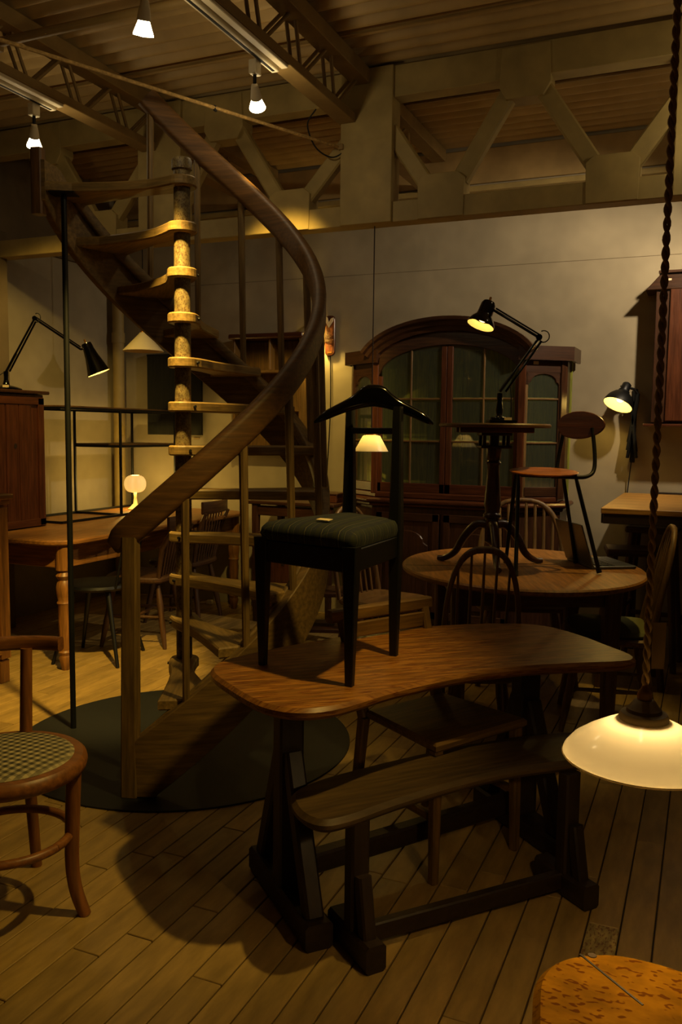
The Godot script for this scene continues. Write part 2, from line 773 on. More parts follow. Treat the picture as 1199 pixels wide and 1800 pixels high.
func roof() -> void:
	# corrugated ceiling sheets, ridges along x
	var c := setting("ceiling")
	var wave := 0.106
	var z0 := BACK - 0.05
	var row := 0
	while z0 < 1.2:
		var s := begin()
		s.set_smooth_group(1)
		var lift := 0.012 if row % 2 else 0.0
		var prev_y := 0.0
		var prev_z := 0.0
		for i in 81:
			var z: float = z0 + 0.95 * i / 80.0
			var y: float = CEIL + 0.026 + lift + 0.024 * sin(TAU * z / wave)
			if i > 0:
				tri(s, Vector3(-4.7, prev_y, prev_z), Vector3(2.4, prev_y, prev_z), Vector3(2.4, y, z))
				tri(s, Vector3(-4.7, prev_y, prev_z), Vector3(2.4, y, z), Vector3(-4.7, y, z))
			prev_y = y
			prev_z = z
		part(c, "roof_sheet", s, M.sheet)
		# dark lap edge of the sheet
		part(c, "sheet_lap", bx(Vector3(-1.15, CEIL + 0.004, z0 + 0.93), Vector3(6.9, 0.008, 0.012), Basis(), 0.0), M.truss)
		z0 += 0.93
		row += 1
	part(c, "deck", bx(Vector3(-1.15, CEIL + 0.12, -2.2), Vector3(7.1, 0.06, 7.2), Basis(), 0.0), M.sheet)
	# girder across the room
	var g := thing("roof_girder", "cream painted steel roof girder with gusset plates and diagonal struts", "girder", Vector3(0, 0, -4.28))
	part(g, "top_chord", bx(Vector3(-1.15, 3.1325, -0.05), Vector3(6.5, 0.155, 0.10)), M.steel_paint)
	part(g, "bottom_chord", bx(Vector3(-1.15, 2.4825, -0.05), Vector3(6.5, 0.105, 0.10)), M.steel_paint)
	part(g, "post", bx(Vector3(-1.72, 2.82, -0.042), Vector3(0.288, 0.78, 0.12)), M.steel_paint)
	part(g, "post", bx(Vector3(-3.01, 2.82, -0.042), Vector3(0.296, 0.78, 0.12)), M.steel_paint)
	part(g, "post", bx(Vector3(-0.07, 2.82, -0.042), Vector3(0.29, 0.78, 0.12)), M.steel_paint)
	for xx in [-0.483, -1.315, -2.17, -3.45, 0.40]:
		var w := 0.122
		part(g, "lower_gusset", upright(begin(), [Vector2(xx - w + 0.004, 2.432), Vector2(xx + w - 0.004, 2.432), Vector2(xx + w, 2.62), Vector2(xx + w - 0.035, 2.65), Vector2(xx - w + 0.035, 2.65), Vector2(xx - w, 2.62)], -0.108, 0.008, 0.002), M.steel_paint)
	for xx in [-0.905, -2.585, -3.86, 0.82]:
		part(g, "upper_gusset", upright(begin(), [Vector2(xx - 0.115, 3.2), Vector2(xx - 0.125, 3.02), Vector2(xx - 0.09, 2.96), Vector2(xx + 0.09, 2.96), Vector2(xx + 0.125, 3.02), Vector2(xx + 0.115, 3.2)], -0.108, 0.008, 0.002), M.steel_paint)
	var dg := [[-0.99, 3.0, -1.225, 2.62], [-0.82, 3.0, -0.57, 2.62], [-1.60, 2.90, -1.40, 2.61], [-1.85, 2.86, -2.08, 2.61], [-2.50, 3.0, -2.255, 2.62], [-2.67, 3.0, -2.88, 2.66], [-0.20, 2.88, -0.40, 2.61], [-3.15, 2.88, -3.37, 2.61], [-3.78, 3.0, -3.53, 2.62], [0.74, 3.0, 0.47, 2.62]]
	for d in dg:
		part(g, "strut", bar(begin(), Vector3(d[0], d[1], -0.045), Vector3(d[2], d[3], -0.045), 0.085, 0.062, -1, -1, Vector3.BACK), M.steel_paint)
	# lattice joists along the room, carrying the lamp tracks
	joist(-1.78, "lattice joist with the lamp track that passes over the kidney table", "right")
	joist(-3.03, "lattice joist with the lamp track above the wall lamps on the far left", "left")
	# cross pipe between the joists and tie cable
	var p := thing("cross_pipe", "dull pipe running across between the two lattice joists", "pipe", Vector3(0, 3.0, -2.95))
	part(p, "pipe", tube(begin(), [Vector3(-2.935, 0, 0), Vector3(-1.885, 0, 0)], 0.019, 12), M.truss)
	part(p, "clamp", bx(Vector3(-2.92, 0.0, 0), Vector3(0.03, 0.06, 0.06)), M.truss)
	part(p, "clamp", bx(Vector3(-1.895, 0.0, 0), Vector3(0.02, 0.06, 0.06)), M.truss)
	var cb := thing("ceiling_conduit", "thin yellowish cable conduit slanting across below the joists", "conduit", Vector3(-1.87, 2.833, -4.26))
	part(cb, "conduit", tube(begin(), [Vector3(0, 0, 0), Vector3(-0.73, 0.005, 1.62), Vector3(-1.6, 0.01, 3.5)], 0.0085, 8), M.rope)
	part(cb, "clip", bx(Vector3(-0.32, 0.0, 0.71), Vector3(0.012, 0.026, 0.02)), M.cord)
	part(cb, "clip", bx(Vector3(0.01, 0.0, 0.0), Vector3(0.03, 0.03, 0.02)), M.truss)
	var kb := thing("loose_cable", "thin black cable hanging from the joist to the girder post", "cable", Vector3(-1.885, 2.94, -4.0))
	part(kb, "cable", tube(begin(), spline([Vector3(0, 0, 0), Vector3(-0.07, -0.05, -0.05), Vector3(-0.07, -0.13, -0.15), Vector3(-0.02, -0.16, -0.24), Vector3(0.04, -0.13, -0.27)], 6, false), 0.004, 6), M.cord)


func joist(x: float, label: String, which: String) -> void:
	var j := thing("lattice_joist", label, "joist", Vector3(x, 0, 0))
	var zs := 0.9
	var ze := BACK + 0.06
	var zc := (zs + ze) / 2
	var ln := zs - ze
	part(j, "bottom_chord", bx(Vector3(-0.047, 2.955, zc), Vector3(0.094, 0.012, ln)), M.truss)
	part(j, "chord_flange", bx(Vector3(-0.088, 2.975, zc), Vector3(0.010, 0.04, ln)), M.truss)
	part(j, "chord_flange", bx(Vector3(-0.006, 2.975, zc), Vector3(0.010, 0.04, ln)), M.truss)
	part(j, "top_chord", bx(Vector3(0.03, 3.17, zc), Vector3(0.095, 0.075, ln)), M.truss)
	var me := mesh(tube(begin(), [Vector3(-0.047, 2.962, -0.19), Vector3(0.01, 3.17, 0.0)], 0.009, 6))
	var me2 := mesh(tube(begin(), [Vector3(-0.047, 2.962, 0.19), Vector3(0.01, 3.17, 0.0)], 0.009, 6))
	var z := zs - 0.2
	while z - 0.38 > ze:
		for sx in [-0.022, 0.022]:
			piece(j, "web_rod", me, M.truss, Transform3D(Basis(), Vector3(sx, 0, z)))
			piece(j, "web_rod", me2, M.truss, Transform3D(Basis(), Vector3(sx, 0, z)))
		z -= 0.38
	# lamp track under the left half of the chord
	var tr := part(j, "lamp_track", bx(Vector3(-0.068, 2.936, zs / 2 - 1.75), Vector3(0.036, 0.026, zs + 3.5)), M.white_paint)
	part(tr, "slot", bx(Vector3(-0.068, 2.9225, zs / 2 - 1.75), Vector3(0.012, 0.004, zs + 3.46)), M.rubber)
	part(tr, "wire_duct", bx(Vector3(-0.022, 2.941, zs / 2 - 1.75), Vector3(0.034, 0.016, zs + 3.5)), M.white_paint)


func track_lamps() -> void:
	# mount, aim of the beam, energy, half angle, drop of the stem, label
	lamp_head(Vector3(-1.875, 2.923, -3.36), Vector3(-2.75, 1.15, -5.7), 3.2, 21.0, 0.06, "lit white track spotlight near the middle, over the stair")
	lamp_head(Vector3(-3.125, 2.923, -3.39), Vector3(-4.4, 0.9, -4.7), 2.0, 36.0, 0.06, "lit white track spotlight at the far left, pointing left")
	lamp_head(Vector3(-1.875, 2.923, -2.58), Vector3(-2.85, 0.0, -3.6), 9.5, 20.5, 0.06, "lit white track spotlight nearest the top edge of the picture")
	# two more of the same that hang just out of the picture and throw its main shadows
	lamp_head(Vector3(-0.12, CEIL, -2.08), Vector3(-1.68, 0.3, -2.28), 2.6, 25.0, 0.36, "white spotlight hung over the right end of the kidney table")
	lamp_head(Vector3(0.30, CEIL, -4.52), Vector3(-1.25, 1.35, -5.7), 2.6, 54.0, 0.33, "white spotlight behind the girder on the right, pointing at the back wall", Color(1.0, 0.90, 0.75))
	lamp_head(Vector3(0.0, CEIL, -3.98), Vector3(-0.75, 0.7, -4.05), 1.5, 23.0, 0.36, "white spotlight hung on the right, over the oval table")


func lamp_head(at: Vector3, aim: Vector3, e: float, angle: float, drop: float, label: String, c := warm) -> void:
	var o := thing("track_spotlight", label, "spotlight", at, 0, "white track spotlights")
	var d := (aim - at).normalized()
	part(o, "mount", bx(Vector3(0, -0.028, 0), Vector3(0.036, 0.058, 0.05)), M.white_paint)
	part(o, "stem", tube(begin(), [Vector3(0, -0.05, 0), Vector3(0, -0.05 - drop, 0)], 0.008, 8), M.black_steel)
	var side := d.cross(Vector3.BACK).normalized()
	var b := Basis(side, -d, side.cross(-d))
	var xf := Transform3D(b, Vector3(0, -0.045 - drop, 0))
	part(o, "lampholder", lathe(begin(), [Vector2(0.0, 0.012), Vector2(0.014, 0.008), Vector2(0.02, -0.02), Vector2(0.026, -0.055), Vector2(0.0, -0.056)], 14, xf), M.white_paint)
	part(o, "bulb", lathe(begin(), [Vector2(0.018, -0.05), Vector2(0.024, -0.066), Vector2(0.036, -0.098), Vector2(0.036, -0.102), Vector2(0.0, -0.106)], 16, xf), M.lens)
	spot(at + xf * Vector3(0, -0.112, 0), aim, e, angle, c)


# ====================================================== spiral staircase
func staircase() -> void:
	var o := thing("spiral_staircase", "old wooden spiral staircase with worn treads and a curved handrail", "staircase", Vector3(-2.044, 0, -3.054), YAW)
	# own axes: x to the right of the picture, -z away from it; angle 0 = right, 90 = away
	var P := func(deg: float, r: float, y: float) -> Vector3:
		var a := deg_to_rad(deg)
		return Vector3(cos(a) * r, y, -sin(a) * r)
	part(o, "base_plate", plate(begin(), ellipse(0.72, 0.72, 96), 0.0, 0.007, 0.001), M.plate)
	part(o, "column", tube(begin(), [Vector3(0, 0.007, 0), Vector3(0, 2.445, 0)], 0.034, 20), M.column)
	part(o, "column_cap", lathe(begin(), [Vector2(0.0, 2.452), Vector2(0.036, 2.45), Vector2(0.042, 2.44), Vector2(0.042, 2.405), Vector2(0.034, 2.40)], 20), M.column)
	# treads: collar round the column, a waist, then the wedge
	var poly := []
	for i in 15:
		var a := deg_to_rad(75 + 210.0 * i / 14)
		poly.append(Vector2(0.062 * cos(a), 0.062 * sin(a)))
	# back edge outward, the outer end, then the nosing (toward smaller angles = +z) inward
	var half := deg_to_rad(26.0)
	for q in [[0.07, 0.058], [0.14, 0.060], [0.22, 0.080], [0.32, 0.120], [0.45, 0.182]]:
		poly.append(Vector2(q[0], -q[1]))
	poly.append(Vector2(0.588 * cos(half), -0.588 * sin(half)))
	poly.append(Vector2(0.588 * cos(half * 0.5), -0.588 * sin(half * 0.5)))
	poly.append(Vector2(0.588, 0.0))
	for q in [[0.45, 0.004], [0.32, 0.010], [0.24, 0.018], [0.17, 0.031], [0.11, 0.047], [0.05, 0.059]]:
		poly.append(Vector2(q[0], q[1]))
	var s := plate(begin(), poly, -0.042, 0.0, 0.006, Basis(), Vector3.ZERO, false)
	var me := mesh(s)
	var bolt := mesh(tube(begin(), [Vector3(0.02, -0.02, 0.055), Vector3(0.02, -0.02, 0.069)], 0.006, 8))
	for k in 12:
		var y := 0.366 + 0.1826 * k
		var deg := -89.0 + 21.55 * k
		var b := Basis(Vector3.UP, deg_to_rad(deg))
		var t := piece(o, "tread", me, M.tread, Transform3D(b, Vector3(0, y, 0)))
		piece(t, "bolt", bolt, M.rubber)
	# outer string: a tall board bent round the treads
	var rings := []
	var n := 110
	for i in n + 1:
		var deg := -100.0 + 274.0 * i / n
		var top := 0.215 + 0.00865 * (deg + 97.0)
		var bot := 0.105 + 0.00865 * (deg + 80.0) - 0.008
		bot = maxf(bot, 0.009)
		if deg < -88:
			bot = 0.009
		if deg > 150:
			top = minf(top, 2.46)
		var c := 0.004
		rings.append([P.call(deg, 0.586, bot + c), P.call(deg, 0.586 + c, bot), P.call(deg, 0.622 - c, bot), P.call(deg, 0.622, bot + c), P.call(deg, 0.622, top - c), P.call(deg, 0.622 - c, top), P.call(deg, 0.586 + c, top), P.call(deg, 0.586, top - c)])
	var ss := begin()
	for i in n:
		for j in 8:
			var k := (j + 1) % 8
			var a: Vector3 = rings[i][j]
			var b: Vector3 = rings[i][k]
			var c: Vector3 = rings[i + 1][k]
			var d: Vector3 = rings[i + 1][j]
			ss.set_smooth_group(j + 1)
			tri(ss, a, c, b)
			tri(ss, a, d, c)
	ss.set_smooth_group(-1)
	for e in [0, n]:
		var mid := Vector3.ZERO
		for v in rings[e]:
			mid += v / 8.0
		for j in 8:
			tri(ss, mid, rings[e][j], rings[e][(j + 1) % 8])
	part(o, "outer_string", ss, M.oldstair_x)
	# inner lip of the string, seen as a step in its top edge
	var lip := []
	for i in 61:
		var deg := -96.0 + 250.0 * i / 60
		lip.append(P.call(deg, 0.575, 0.190 + 0.00865 * (deg + 97.0)))
	part(o, "string_lip", sweep(begin(), lip, rounded(0.022, 0.05, 0.004, 1), Vector3.UP, true), M.oldstair_x)
	# handrail
	var path := []
	for i in 81:
		var deg := -105.5 + 222.5 * i / 80
		var y := 0.962 + 0.0088 * (deg + 101.0)
		path.append(P.call(deg, 0.570, y))
	var fat := []
	for i in 81:
		fat.append([0.62, 0.93, 1.0][mini(i, 2)])
	part(o, "handrail", sweep(begin(), path, rounded(0.056, 0.104, 0.024, 4), Vector3.UP, true, fat), M.rail_x)
	# newel and balusters
	part(o, "newel_post", bar(begin(), P.call(-98.5, 0.603, 0.008), P.call(-98.5, 0.576, 0.96), 0.062, 0.050, 0.056, 0.046, P.call(-98.5, 1, 0), 0.006), M.oldstair_y)
	for i in 10:
		var deg := -79.0 + 21.55 * i
		var y0 := 0.20 + 0.00865 * (deg + 97.0)
		var y1 := 0.92 + 0.0088 * (deg + 101.0)
		part(o, "baluster", bar(begin(), P.call(deg, 0.602, y0), P.call(deg, 0.573, y1), 0.026, 0.026, 0.03, 0.03, P.call(deg, 1, 0), 0.007), M.oldstair_y)
	part(o, "top_post", bar(begin(), P.call(172.0, 0.625, 2.24), P.call(172.0, 0.625, 2.51), 0.05, 0.05, -1, -1, P.call(172, 1, 0)), M.rail_y)
	# thin steel prop under the top tread
	var pr := P.call(168.5, 0.53, 0.0) as Vector3
	var rod := part(o, "support_rod", tube(begin(), [pr + Vector3(0, 0.007, 0), pr + Vector3(0, 2.33, 0)], 0.0125, 12), M.black_steel, "thin black steel prop")
	part(rod, "rod_plate", bx(pr + Vector3(0, 2.332, 0), Vector3(0.11, 0.006, 0.08)), M.black_steel)


# ====================================================== kidney table and bench
func v2(a: Array) -> Array:
	var o := []
	for p in a:
		o.append(Vector2(p[0], p[1]))
	return o


func trestle(o: Node3D, m: String, c: Vector3, along: Vector3, hgt: float, half: float, sec: float, near_brace: bool, far_brace: bool, bk: float) -> void:
	# a foot along "along", a post on it, slanting braces from the ends of the foot
	var a := along.normalized()
	var f0 := c - a * half
	var f1 := c + a * half
	var side := a.cross(Vector3.UP).normalized()
	part(o, "foot", bar(begin(), f0 + Vector3(0, 0.036, 0), f1 + Vector3(0, 0.036, 0), sec * 1.25, 0.072, -1, -1, Vector3.UP, 0.008), M[m + "_x"])
	part(o, "post", bar(begin(), c + Vector3(0, 0.07, 0), c + Vector3(0, hgt, 0), sec, sec * 1.15, -1, -1, side, 0.006), M[m + "_y"])
	if far_brace:
		part(o, "brace", bar(begin(), f0 + a * 0.045 + Vector3(0, 0.068, 0), c - a * 0.03 + Vector3(0, bk, 0), sec * 0.8, sec * 0.8, -1, -1, side), M[m + "_y"])
	if near_brace:
		part(o, "brace", bar(begin(), f1 - a * 0.045 + Vector3(0, 0.068, 0), c + a * 0.03 + Vector3(0, bk, 0), sec * 0.8, sec * 0.8, -1, -1, side), M[m + "_y"])


func kidney_table() -> void:
	var o := thing("kidney_table", "kidney-shaped wooden table on trestle legs carrying the black valet chair", "table", Vector3(-0.78, 0, -2.45))
	var out := spline(v2([[-1.295, -2.07], [-1.335, -2.17], [-1.306, -2.285], [-1.242, -2.432], [-1.128, -2.635], [-0.989, -2.825], [-0.826, -2.986], [-0.65, -3.095], [-0.52, -3.112], [-0.386, -3.027], [-0.277, -2.912], [-0.205, -2.835], [-0.182, -2.775], [-0.215, -2.715], [-0.363, -2.615], [-0.512, -2.496], [-0.644, -2.34], [-0.752, -2.156], [-0.803, -2.032], [-0.844, -1.945], [-0.898, -1.89], [-0.97, -1.872], [-1.053, -1.895], [-1.17, -1.97]]), 4)
	for i in out.size():
		out[i] += Vector2(0.78, 2.45)
	# grain along the table: turn the top in its own axes
	var turn := deg_to_rad(41.0)
	var loc := []
	for q in out:
		loc.append(q.rotated(turn))
	var top := part(o, "table_top", plate(begin(), loc, -0.016, 0.016, 0.010, Basis(), Vector3.ZERO, true), M.teak_x)
	top.position = Vector3(0, 0.634, 0)
	top.rotation.y = turn
	var along := Vector3(0.356, 0, 0.326)
	trestle(o, "dark", Vector3(-1.045, 0, -2.075) - o.position, along, 0.62, 0.235, 0.062, true, true, 0.46)
	trestle(o, "dark", Vector3(-0.53, 0, -2.82) - o.position, along, 0.62, 0.235, 0.066, true, true, 0.46)
	part(o, "stretcher", bar(begin(), Vector3(-0.25, 0.11, 0.36), Vector3(0.24, 0.11, -0.36), 0.05, 0.06), M.dark_x)
	part(o, "apron", bar(begin(), Vector3(-0.265, 0.585, 0.375), Vector3(0.25, 0.585, -0.37), 0.03, 0.06), M.dark_x)


func school_bench() -> void:
	var o := thing("curved_bench", "low curved wooden bench drawn up to the kidney table", "bench", Vector3(-0.62, 0, -2.22))
	var out := spline(v2([[-0.968, -1.94], [-0.955, -2.02], [-0.904, -2.12], [-0.795, -2.285], [-0.686, -2.43], [-0.579, -2.555], [-0.47, -2.66], [-0.34, -2.745], [-0.24, -2.72], [-0.205, -2.62], [-0.25, -2.545], [-0.332, -2.472], [-0.471, -2.345], [-0.592, -2.185], [-0.70, -2.01], [-0.775, -1.87], [-0.83, -1.822], [-0.905, -1.85]]), 4)
	var turn := deg_to_rad(49.0)
	var loc := []
	for q in out:
		loc.append((q + Vector2(0.62, 2.22)).rotated(turn))
	var top := part(o, "seat", plate(begin(), loc, -0.017, 0.017, 0.012, Basis(), Vector3.ZERO, true), M.bench_x)
	top.position = Vector3(0, 0.383, 0)
	top.rotation.y = turn
	var along := Vector3(0.135, 0, 0.108)
	trestle(o, "dark", Vector3(-0.785, 0, -1.955) - o.position, along, 0.368, 0.105, 0.046, true, false, 0.22)
	trestle(o, "dark", Vector3(-0.33, 0, -2.475) - o.position, along, 0.368, 0.105, 0.046, true, false, 0.22)
	part(o, "stretcher", bar(begin(), Vector3(-0.15, 0.045, 0.25), Vector3(0.275, 0.045, -0.24), 0.03, 0.05), M.dark_x)


func valet_chair() -> void:
	# dark valet chair on the kidney table; front to the lower left, hanger back to the right
	var base := Vector3(-1.0, 0.65, -2.35)
	var o := thing("valet_chair", "black valet chair with coat hanger back and striped seat standing on kidney table", "chair", base)
	var A := Vector3(-1.198, 0.65, -2.205) - base
	var B := Vector3(-0.880, 0.65, -2.118) - base
	var D := Vector3(-0.880, 0.65, -2.475) - base
	var E := Vector3(-1.094, 0.65, -2.610) - base
	var sy := 0.385
	var tops := [Vector3(-0.205, sy, 0.135), Vector3(0.118, sy, 0.225)]
	part(o, "leg", bar(begin(), A, tops[0], 0.022, 0.022, 0.042, 0.042), M.black_paint)
	part(o, "leg", bar(begin(), B, tops[1], 0.022, 0.022, 0.042, 0.042), M.black_paint)
	for q in [D, E]:
		var kn: Vector3 = q + Vector3(0.0, 0.40, 0.0)
		var tp: Vector3 = q + Vector3(0.0, 0.775, 0.0)
		part(o, "back_post", bar(begin(), q, kn, 0.024, 0.024, 0.040, 0.040), M.black_paint)
		part(o, "back_post", bar(begin(), kn, tp, 0.040, 0.040, 0.026, 0.026), M.black_paint)
	# seat frame
	var fr := [tops[0], tops[1], D + Vector3(0, sy, 0), E + Vector3(0, sy, 0)]
	for i in 4:
		part(o, "seat_rail", bar(begin(), fr[i] + Vector3(0, -0.04, 0), fr[(i + 1) % 4] + Vector3(0, -0.04, 0), 0.022, 0.065), M.black_paint)
	part(o, "stretcher", bar(begin(), D + Vector3(0, 0.31, 0), E + Vector3(0, 0.31, 0), 0.016, 0.022), M.black_paint)
	# padded striped seat
	var c := Vector2.ZERO
	var q2 := []
	for f in fr:
		q2.append(Vector2(f.x, f.z))
		c += Vector2(f.x, f.z) / 4.0
	var ol := []
	for i in 4:
		var p0: Vector2 = c + (q2[i] - c) * 1.10
		var p1: Vector2 = c + (q2[(i + 1) % 4] - c) * 1.10
		for k in 8:
			ol.append(p0.lerp(p1, 0.06 + 0.88 * k / 7.0))
	var rings := []
	for l in [[0.97, 0.0], [1.0, 0.018], [0.985, 0.034], [0.93, 0.046], [0.75, 0.054], [0.4, 0.058], [0.02, 0.059]]:
		var ring := []
		for p in ol:
			var w: Vector2 = c + (p - c) * l[0]
			ring.append(Vector3(w.x, sy - 0.005 + l[1], w.y))
		rings.append(ring)
	part(o, "seat_pad", loft(begin(), rings, true, true), M.stripe, "dark padded seat with thin olive stripes")
	part(o, "price_tag", bx(Vector3(-0.015, sy + 0.058, 0.115), Vector3(0.046, 0.002, 0.022), Basis(Vector3.UP, -0.25) * Basis(Vector3.RIGHT, 0.12), 0.0), M.paper)
	# hanger: thick arched coat hanger between the posts
	# perpendicular to the sight line in the picture, over the posts
	var mid := (D + E) / 2
	var dirv := Vector3(0.918, 0, -0.395)
	var hr := []
	var fw := Vector3(0.395, 0, 0.918)
	var tops_y := [0.846, 0.845, 0.838, 0.820, 0.805, 0.794, 0.784, 0.774, 0.764, 0.752, 0.737]
	for i in 43:
		var t := -1.0 + 2.0 * i / 42
		var q := absf(t) * 10.0
		var k := mini(int(q), 9)
		var yt: float = lerpf(tops_y[k], tops_y[k + 1], q - k)
		var yb := 0.776 - 0.064 * pow(absf(t), 1.6)
		var end := 1.0 - pow(absf(t), 14.0) * 0.72
		var cy := (yt + yb) / 2
		var ring := []
		for p in rounded(0.036 * end, (yt - yb) * end, minf(0.016, (yt - yb) * 0.42) * end, 4):
			ring.append(mid + dirv * 0.187 * t + fw * (0.035 * t * t + p.x) + Vector3(0, cy + p.y, 0))
		hr.append(ring)
	part(o, "hanger", loft(begin(), hr, true, true), M.black_gloss)
	part(o, "hanger_rail", bar(begin(), D + Vector3(0, 0.70, 0), E + Vector3(0, 0.70, 0), 0.016, 0.02), M.black_paint)


# ====================================================== pendant and log table in the right foreground
func glass_pendant() -> void:
	var at := Vector3(-0.086, 0.77, -1.585)
	var o := thing("glass_pendant_lamp", "lit opal glass pendant lamp on a twisted cord hanging low on the right", "lamp", at)
	part(o, "shade", skin(begin(), [Vector2(0.139, 0.0), Vector2(0.137, 0.008), Vector2(0.124, 0.024), Vector2(0.100, 0.041), Vector2(0.072, 0.057), Vector2(0.048, 0.068), Vector2(0.036, 0.075)], 0.0018, 56), M.opal)
	part(o, "gallery", lathe(begin(), [Vector2(0.041, 0.062), Vector2(0.043, 0.064), Vector2(0.043, 0.078), Vector2(0.040, 0.083), Vector2(0.031, 0.085), Vector2(0.030, 0.091), Vector2(0.026, 0.094), Vector2(0.018, 0.106), Vector2(0.013, 0.108), Vector2(0.0, 0.109)], 28), M.rust)
	part(o, "lampholder", lathe(begin(), [Vector2(0.0, 0.105), Vector2(0.0125, 0.106), Vector2(0.0135, 0.116), Vector2(0.0115, 0.122), Vector2(0.007, 0.128), Vector2(0.004, 0.136), Vector2(0.0, 0.137)], 18), M.brass)
	part(o, "bulb", lathe(begin(), [Vector2(0.0, 0.068), Vector2(0.013, 0.062), Vector2(0.015, 0.05), Vector2(0.025, 0.036), Vector2(0.028, 0.026), Vector2(0.024, 0.012), Vector2(0.012, 0.004), Vector2(0.0, 0.002)], 16), M.bulb_soft)
	glow(at + Vector3(0, 0.046, 0), 0.085, 0.02, Color(1.0, 0.84, 0.56))
	for k in 2:
		var pts := []
		for i in 400:
			var y := 0.134 + (CEIL - 0.77 - 0.13) * i / 399.0
			var a := TAU * y / 0.048 + PI * k
			pts.append(Vector3(cos(a) * 0.0036, y, sin(a) * 0.0036))
		part(o, "cord_strand", tube(begin(), pts, 0.0037, 6), M.braid)
	part(o, "price_tag", bx(Vector3(0.018, 0.2, -0.03), Vector3(0.024, 0.085, 0.001), Basis(Vector3.UP, 0.4), 0.0), M.card)


func log_table() -> void:
	var c := Vector3(0.0, 0, -1.27)
	var o := thing("log_table", "rough thick wooden slab table lit by the low glass pendant", "table", c)
	var out := spline(v2([[-0.215, -0.02], [-0.222, -0.10], [-0.196, -0.165], [-0.13, -0.212], [-0.07, -0.224], [0.0, -0.218], [0.06, -0.20], [0.10, -0.165], [0.17, -0.17], [0.24, -0.13], [0.26, -0.03], [0.22, 0.09], [0.12, 0.17], [0.0, 0.19], [-0.12, 0.17], [-0.19, 0.08]]), 4)
	part(o, "slab", plate(begin(), out, 0.405, 0.45, 0.012, Basis(), Vector3.ZERO, true), M.log)
	part(o, "split_joint", bar(begin(), Vector3(-0.165, 0.4502, -0.185), Vector3(-0.055, 0.4502, -0.09), 0.004, 0.002), M.dark_x)
	part(o, "knot", plate(begin(), ellipse(0.022, 0.013, 18), 0.4495, 0.4515, 0.0005, Basis(Vector3.UP, 0.5), Vector3(-0.02, 0, -0.02)), M.dark_x)
	part(o, "plug", plate(begin(), ellipse(0.008, 0.007, 12), 0.4495, 0.4513, 0.0005, Basis(), Vector3(-0.145, 0, -0.19)), M.bench_x)
	for a in [[-0.13, -0.11], [0.13, -0.10], [0.0, 0.12]]:
		part(o, "leg", tube(begin(), [Vector3(a[0], 0.41, a[1]), Vector3(a[0] * 1.35, 0.0, a[1] * 1.35)], [0.028, 0.022], 10), M.dark_y)


# ====================================================== chairs
func bentwood_chair() -> void:
	var c := Vector3(-1.715, 0, -1.70)
	var o := thing("bentwood_chair", "bentwood armchair with a woven check seat at the left edge", "chair", c)
	var ring := []
	for i in 49:
		var a := TAU * i / 48
		ring.append(Vector3(cos(a) * 0.198, 0.44, sin(a) * 0.198))
	part(o, "seat_ring", plate_ring(0.215, 0.165, 0.415, 0.458), M.beech_x)
	part(o, "seat_panel", lathe(begin(), [Vector2(0.0, 0.44), Vector2(0.172, 0.44), Vector2(0.180, 0.459), Vector2(0.168, 0.466), Vector2(0.10, 0.472), Vector2(0.0, 0.473)], 40), M.check, "woven black and cream check")
	# legs: two bent front legs and two back legs that rise to the arm rail
	var f1 := Vector3(-1.561, 0, -1.784) - c
	var f2 := Vector3(-1.60, 0, -1.50) - c
	for f in [f1, f2]:
		var d: Vector3 = f.normalized()
		part(o, "leg", tube(begin(), spline([d * 0.182 + Vector3(0, 0.43, 0), d * 0.175 + Vector3(0, 0.28, 0), d * 0.172 + Vector3(0, 0.15, 0), d * 0.182 + Vector3(0, 0.07, 0), d * 0.205 + Vector3(0, 0.0, 0)], 4, false), [0.021, 0.0208, 0.0206, 0.0204, 0.0202, 0.02, 0.0198, 0.0196, 0.0194, 0.0192, 0.019, 0.0188, 0.0186, 0.0184, 0.018, 0.0175, 0.017], 12), M.beech_y)
	var r1 := Vector3(-1.866, 0, -1.980) - c
	var r2 := Vector3(-2.02, 0, -1.60) - c
	for f in [r1, r2]:
		var d: Vector3 = f.normalized()
		part(o, "leg", tube(begin(), [d * 0.285, d * 0.225 + Vector3(0, 0.30, 0), d * 0.20 + Vector3(0, 0.43, 0), d * 0.225 + Vector3(0, 0.70, 0)], [0.016, 0.018, 0.0185, 0.017], 12), M.beech_y)
	var hoop := []
	for i in 41:
		var a := TAU * i / 40
		hoop.append(Vector3(cos(a) * 0.168, 0.235, sin(a) * 0.168))
	part(o, "hoop_stretcher", tube(begin(), hoop, 0.0125, 8, false), M.beech_x)
	var rail := []
	var a0 := atan2(r1.z, r1.x)
	for i in 21:
		var a := a0 + 0.42 - 2.1 * i / 20.0
		rail.append(Vector3(cos(a) * 0.245, 0.712, sin(a) * 0.245))
	part(o, "arm_rail", sweep(begin(), rail, rounded(0.030, 0.042, 0.011, 3)), M.beech_x)


func plate_ring(ro: float, ri: float, y0: float, y1: float) -> SurfaceTool:
	var s := begin()
	var rings := []
	var prof := [Vector2(ri, y0), Vector2(ro - 0.012, y0), Vector2(ro - 0.003, y0 + 0.008), Vector2(ro, (y0 + y1) / 2), Vector2(ro - 0.003, y1 - 0.008), Vector2(ro - 0.012, y1), Vector2(ri, y1), Vector2(ri, y0)]
	for p in prof:
		var ring := []
		for j in 48:
			var a := TAU * j / 48
			ring.append(Vector3(cos(a) * p.x, p.y, sin(a) * p.x))
		rings.append(ring)
	return loft(s, rings, true, false, [1, 2, 2, 2, 2, 3, 4])


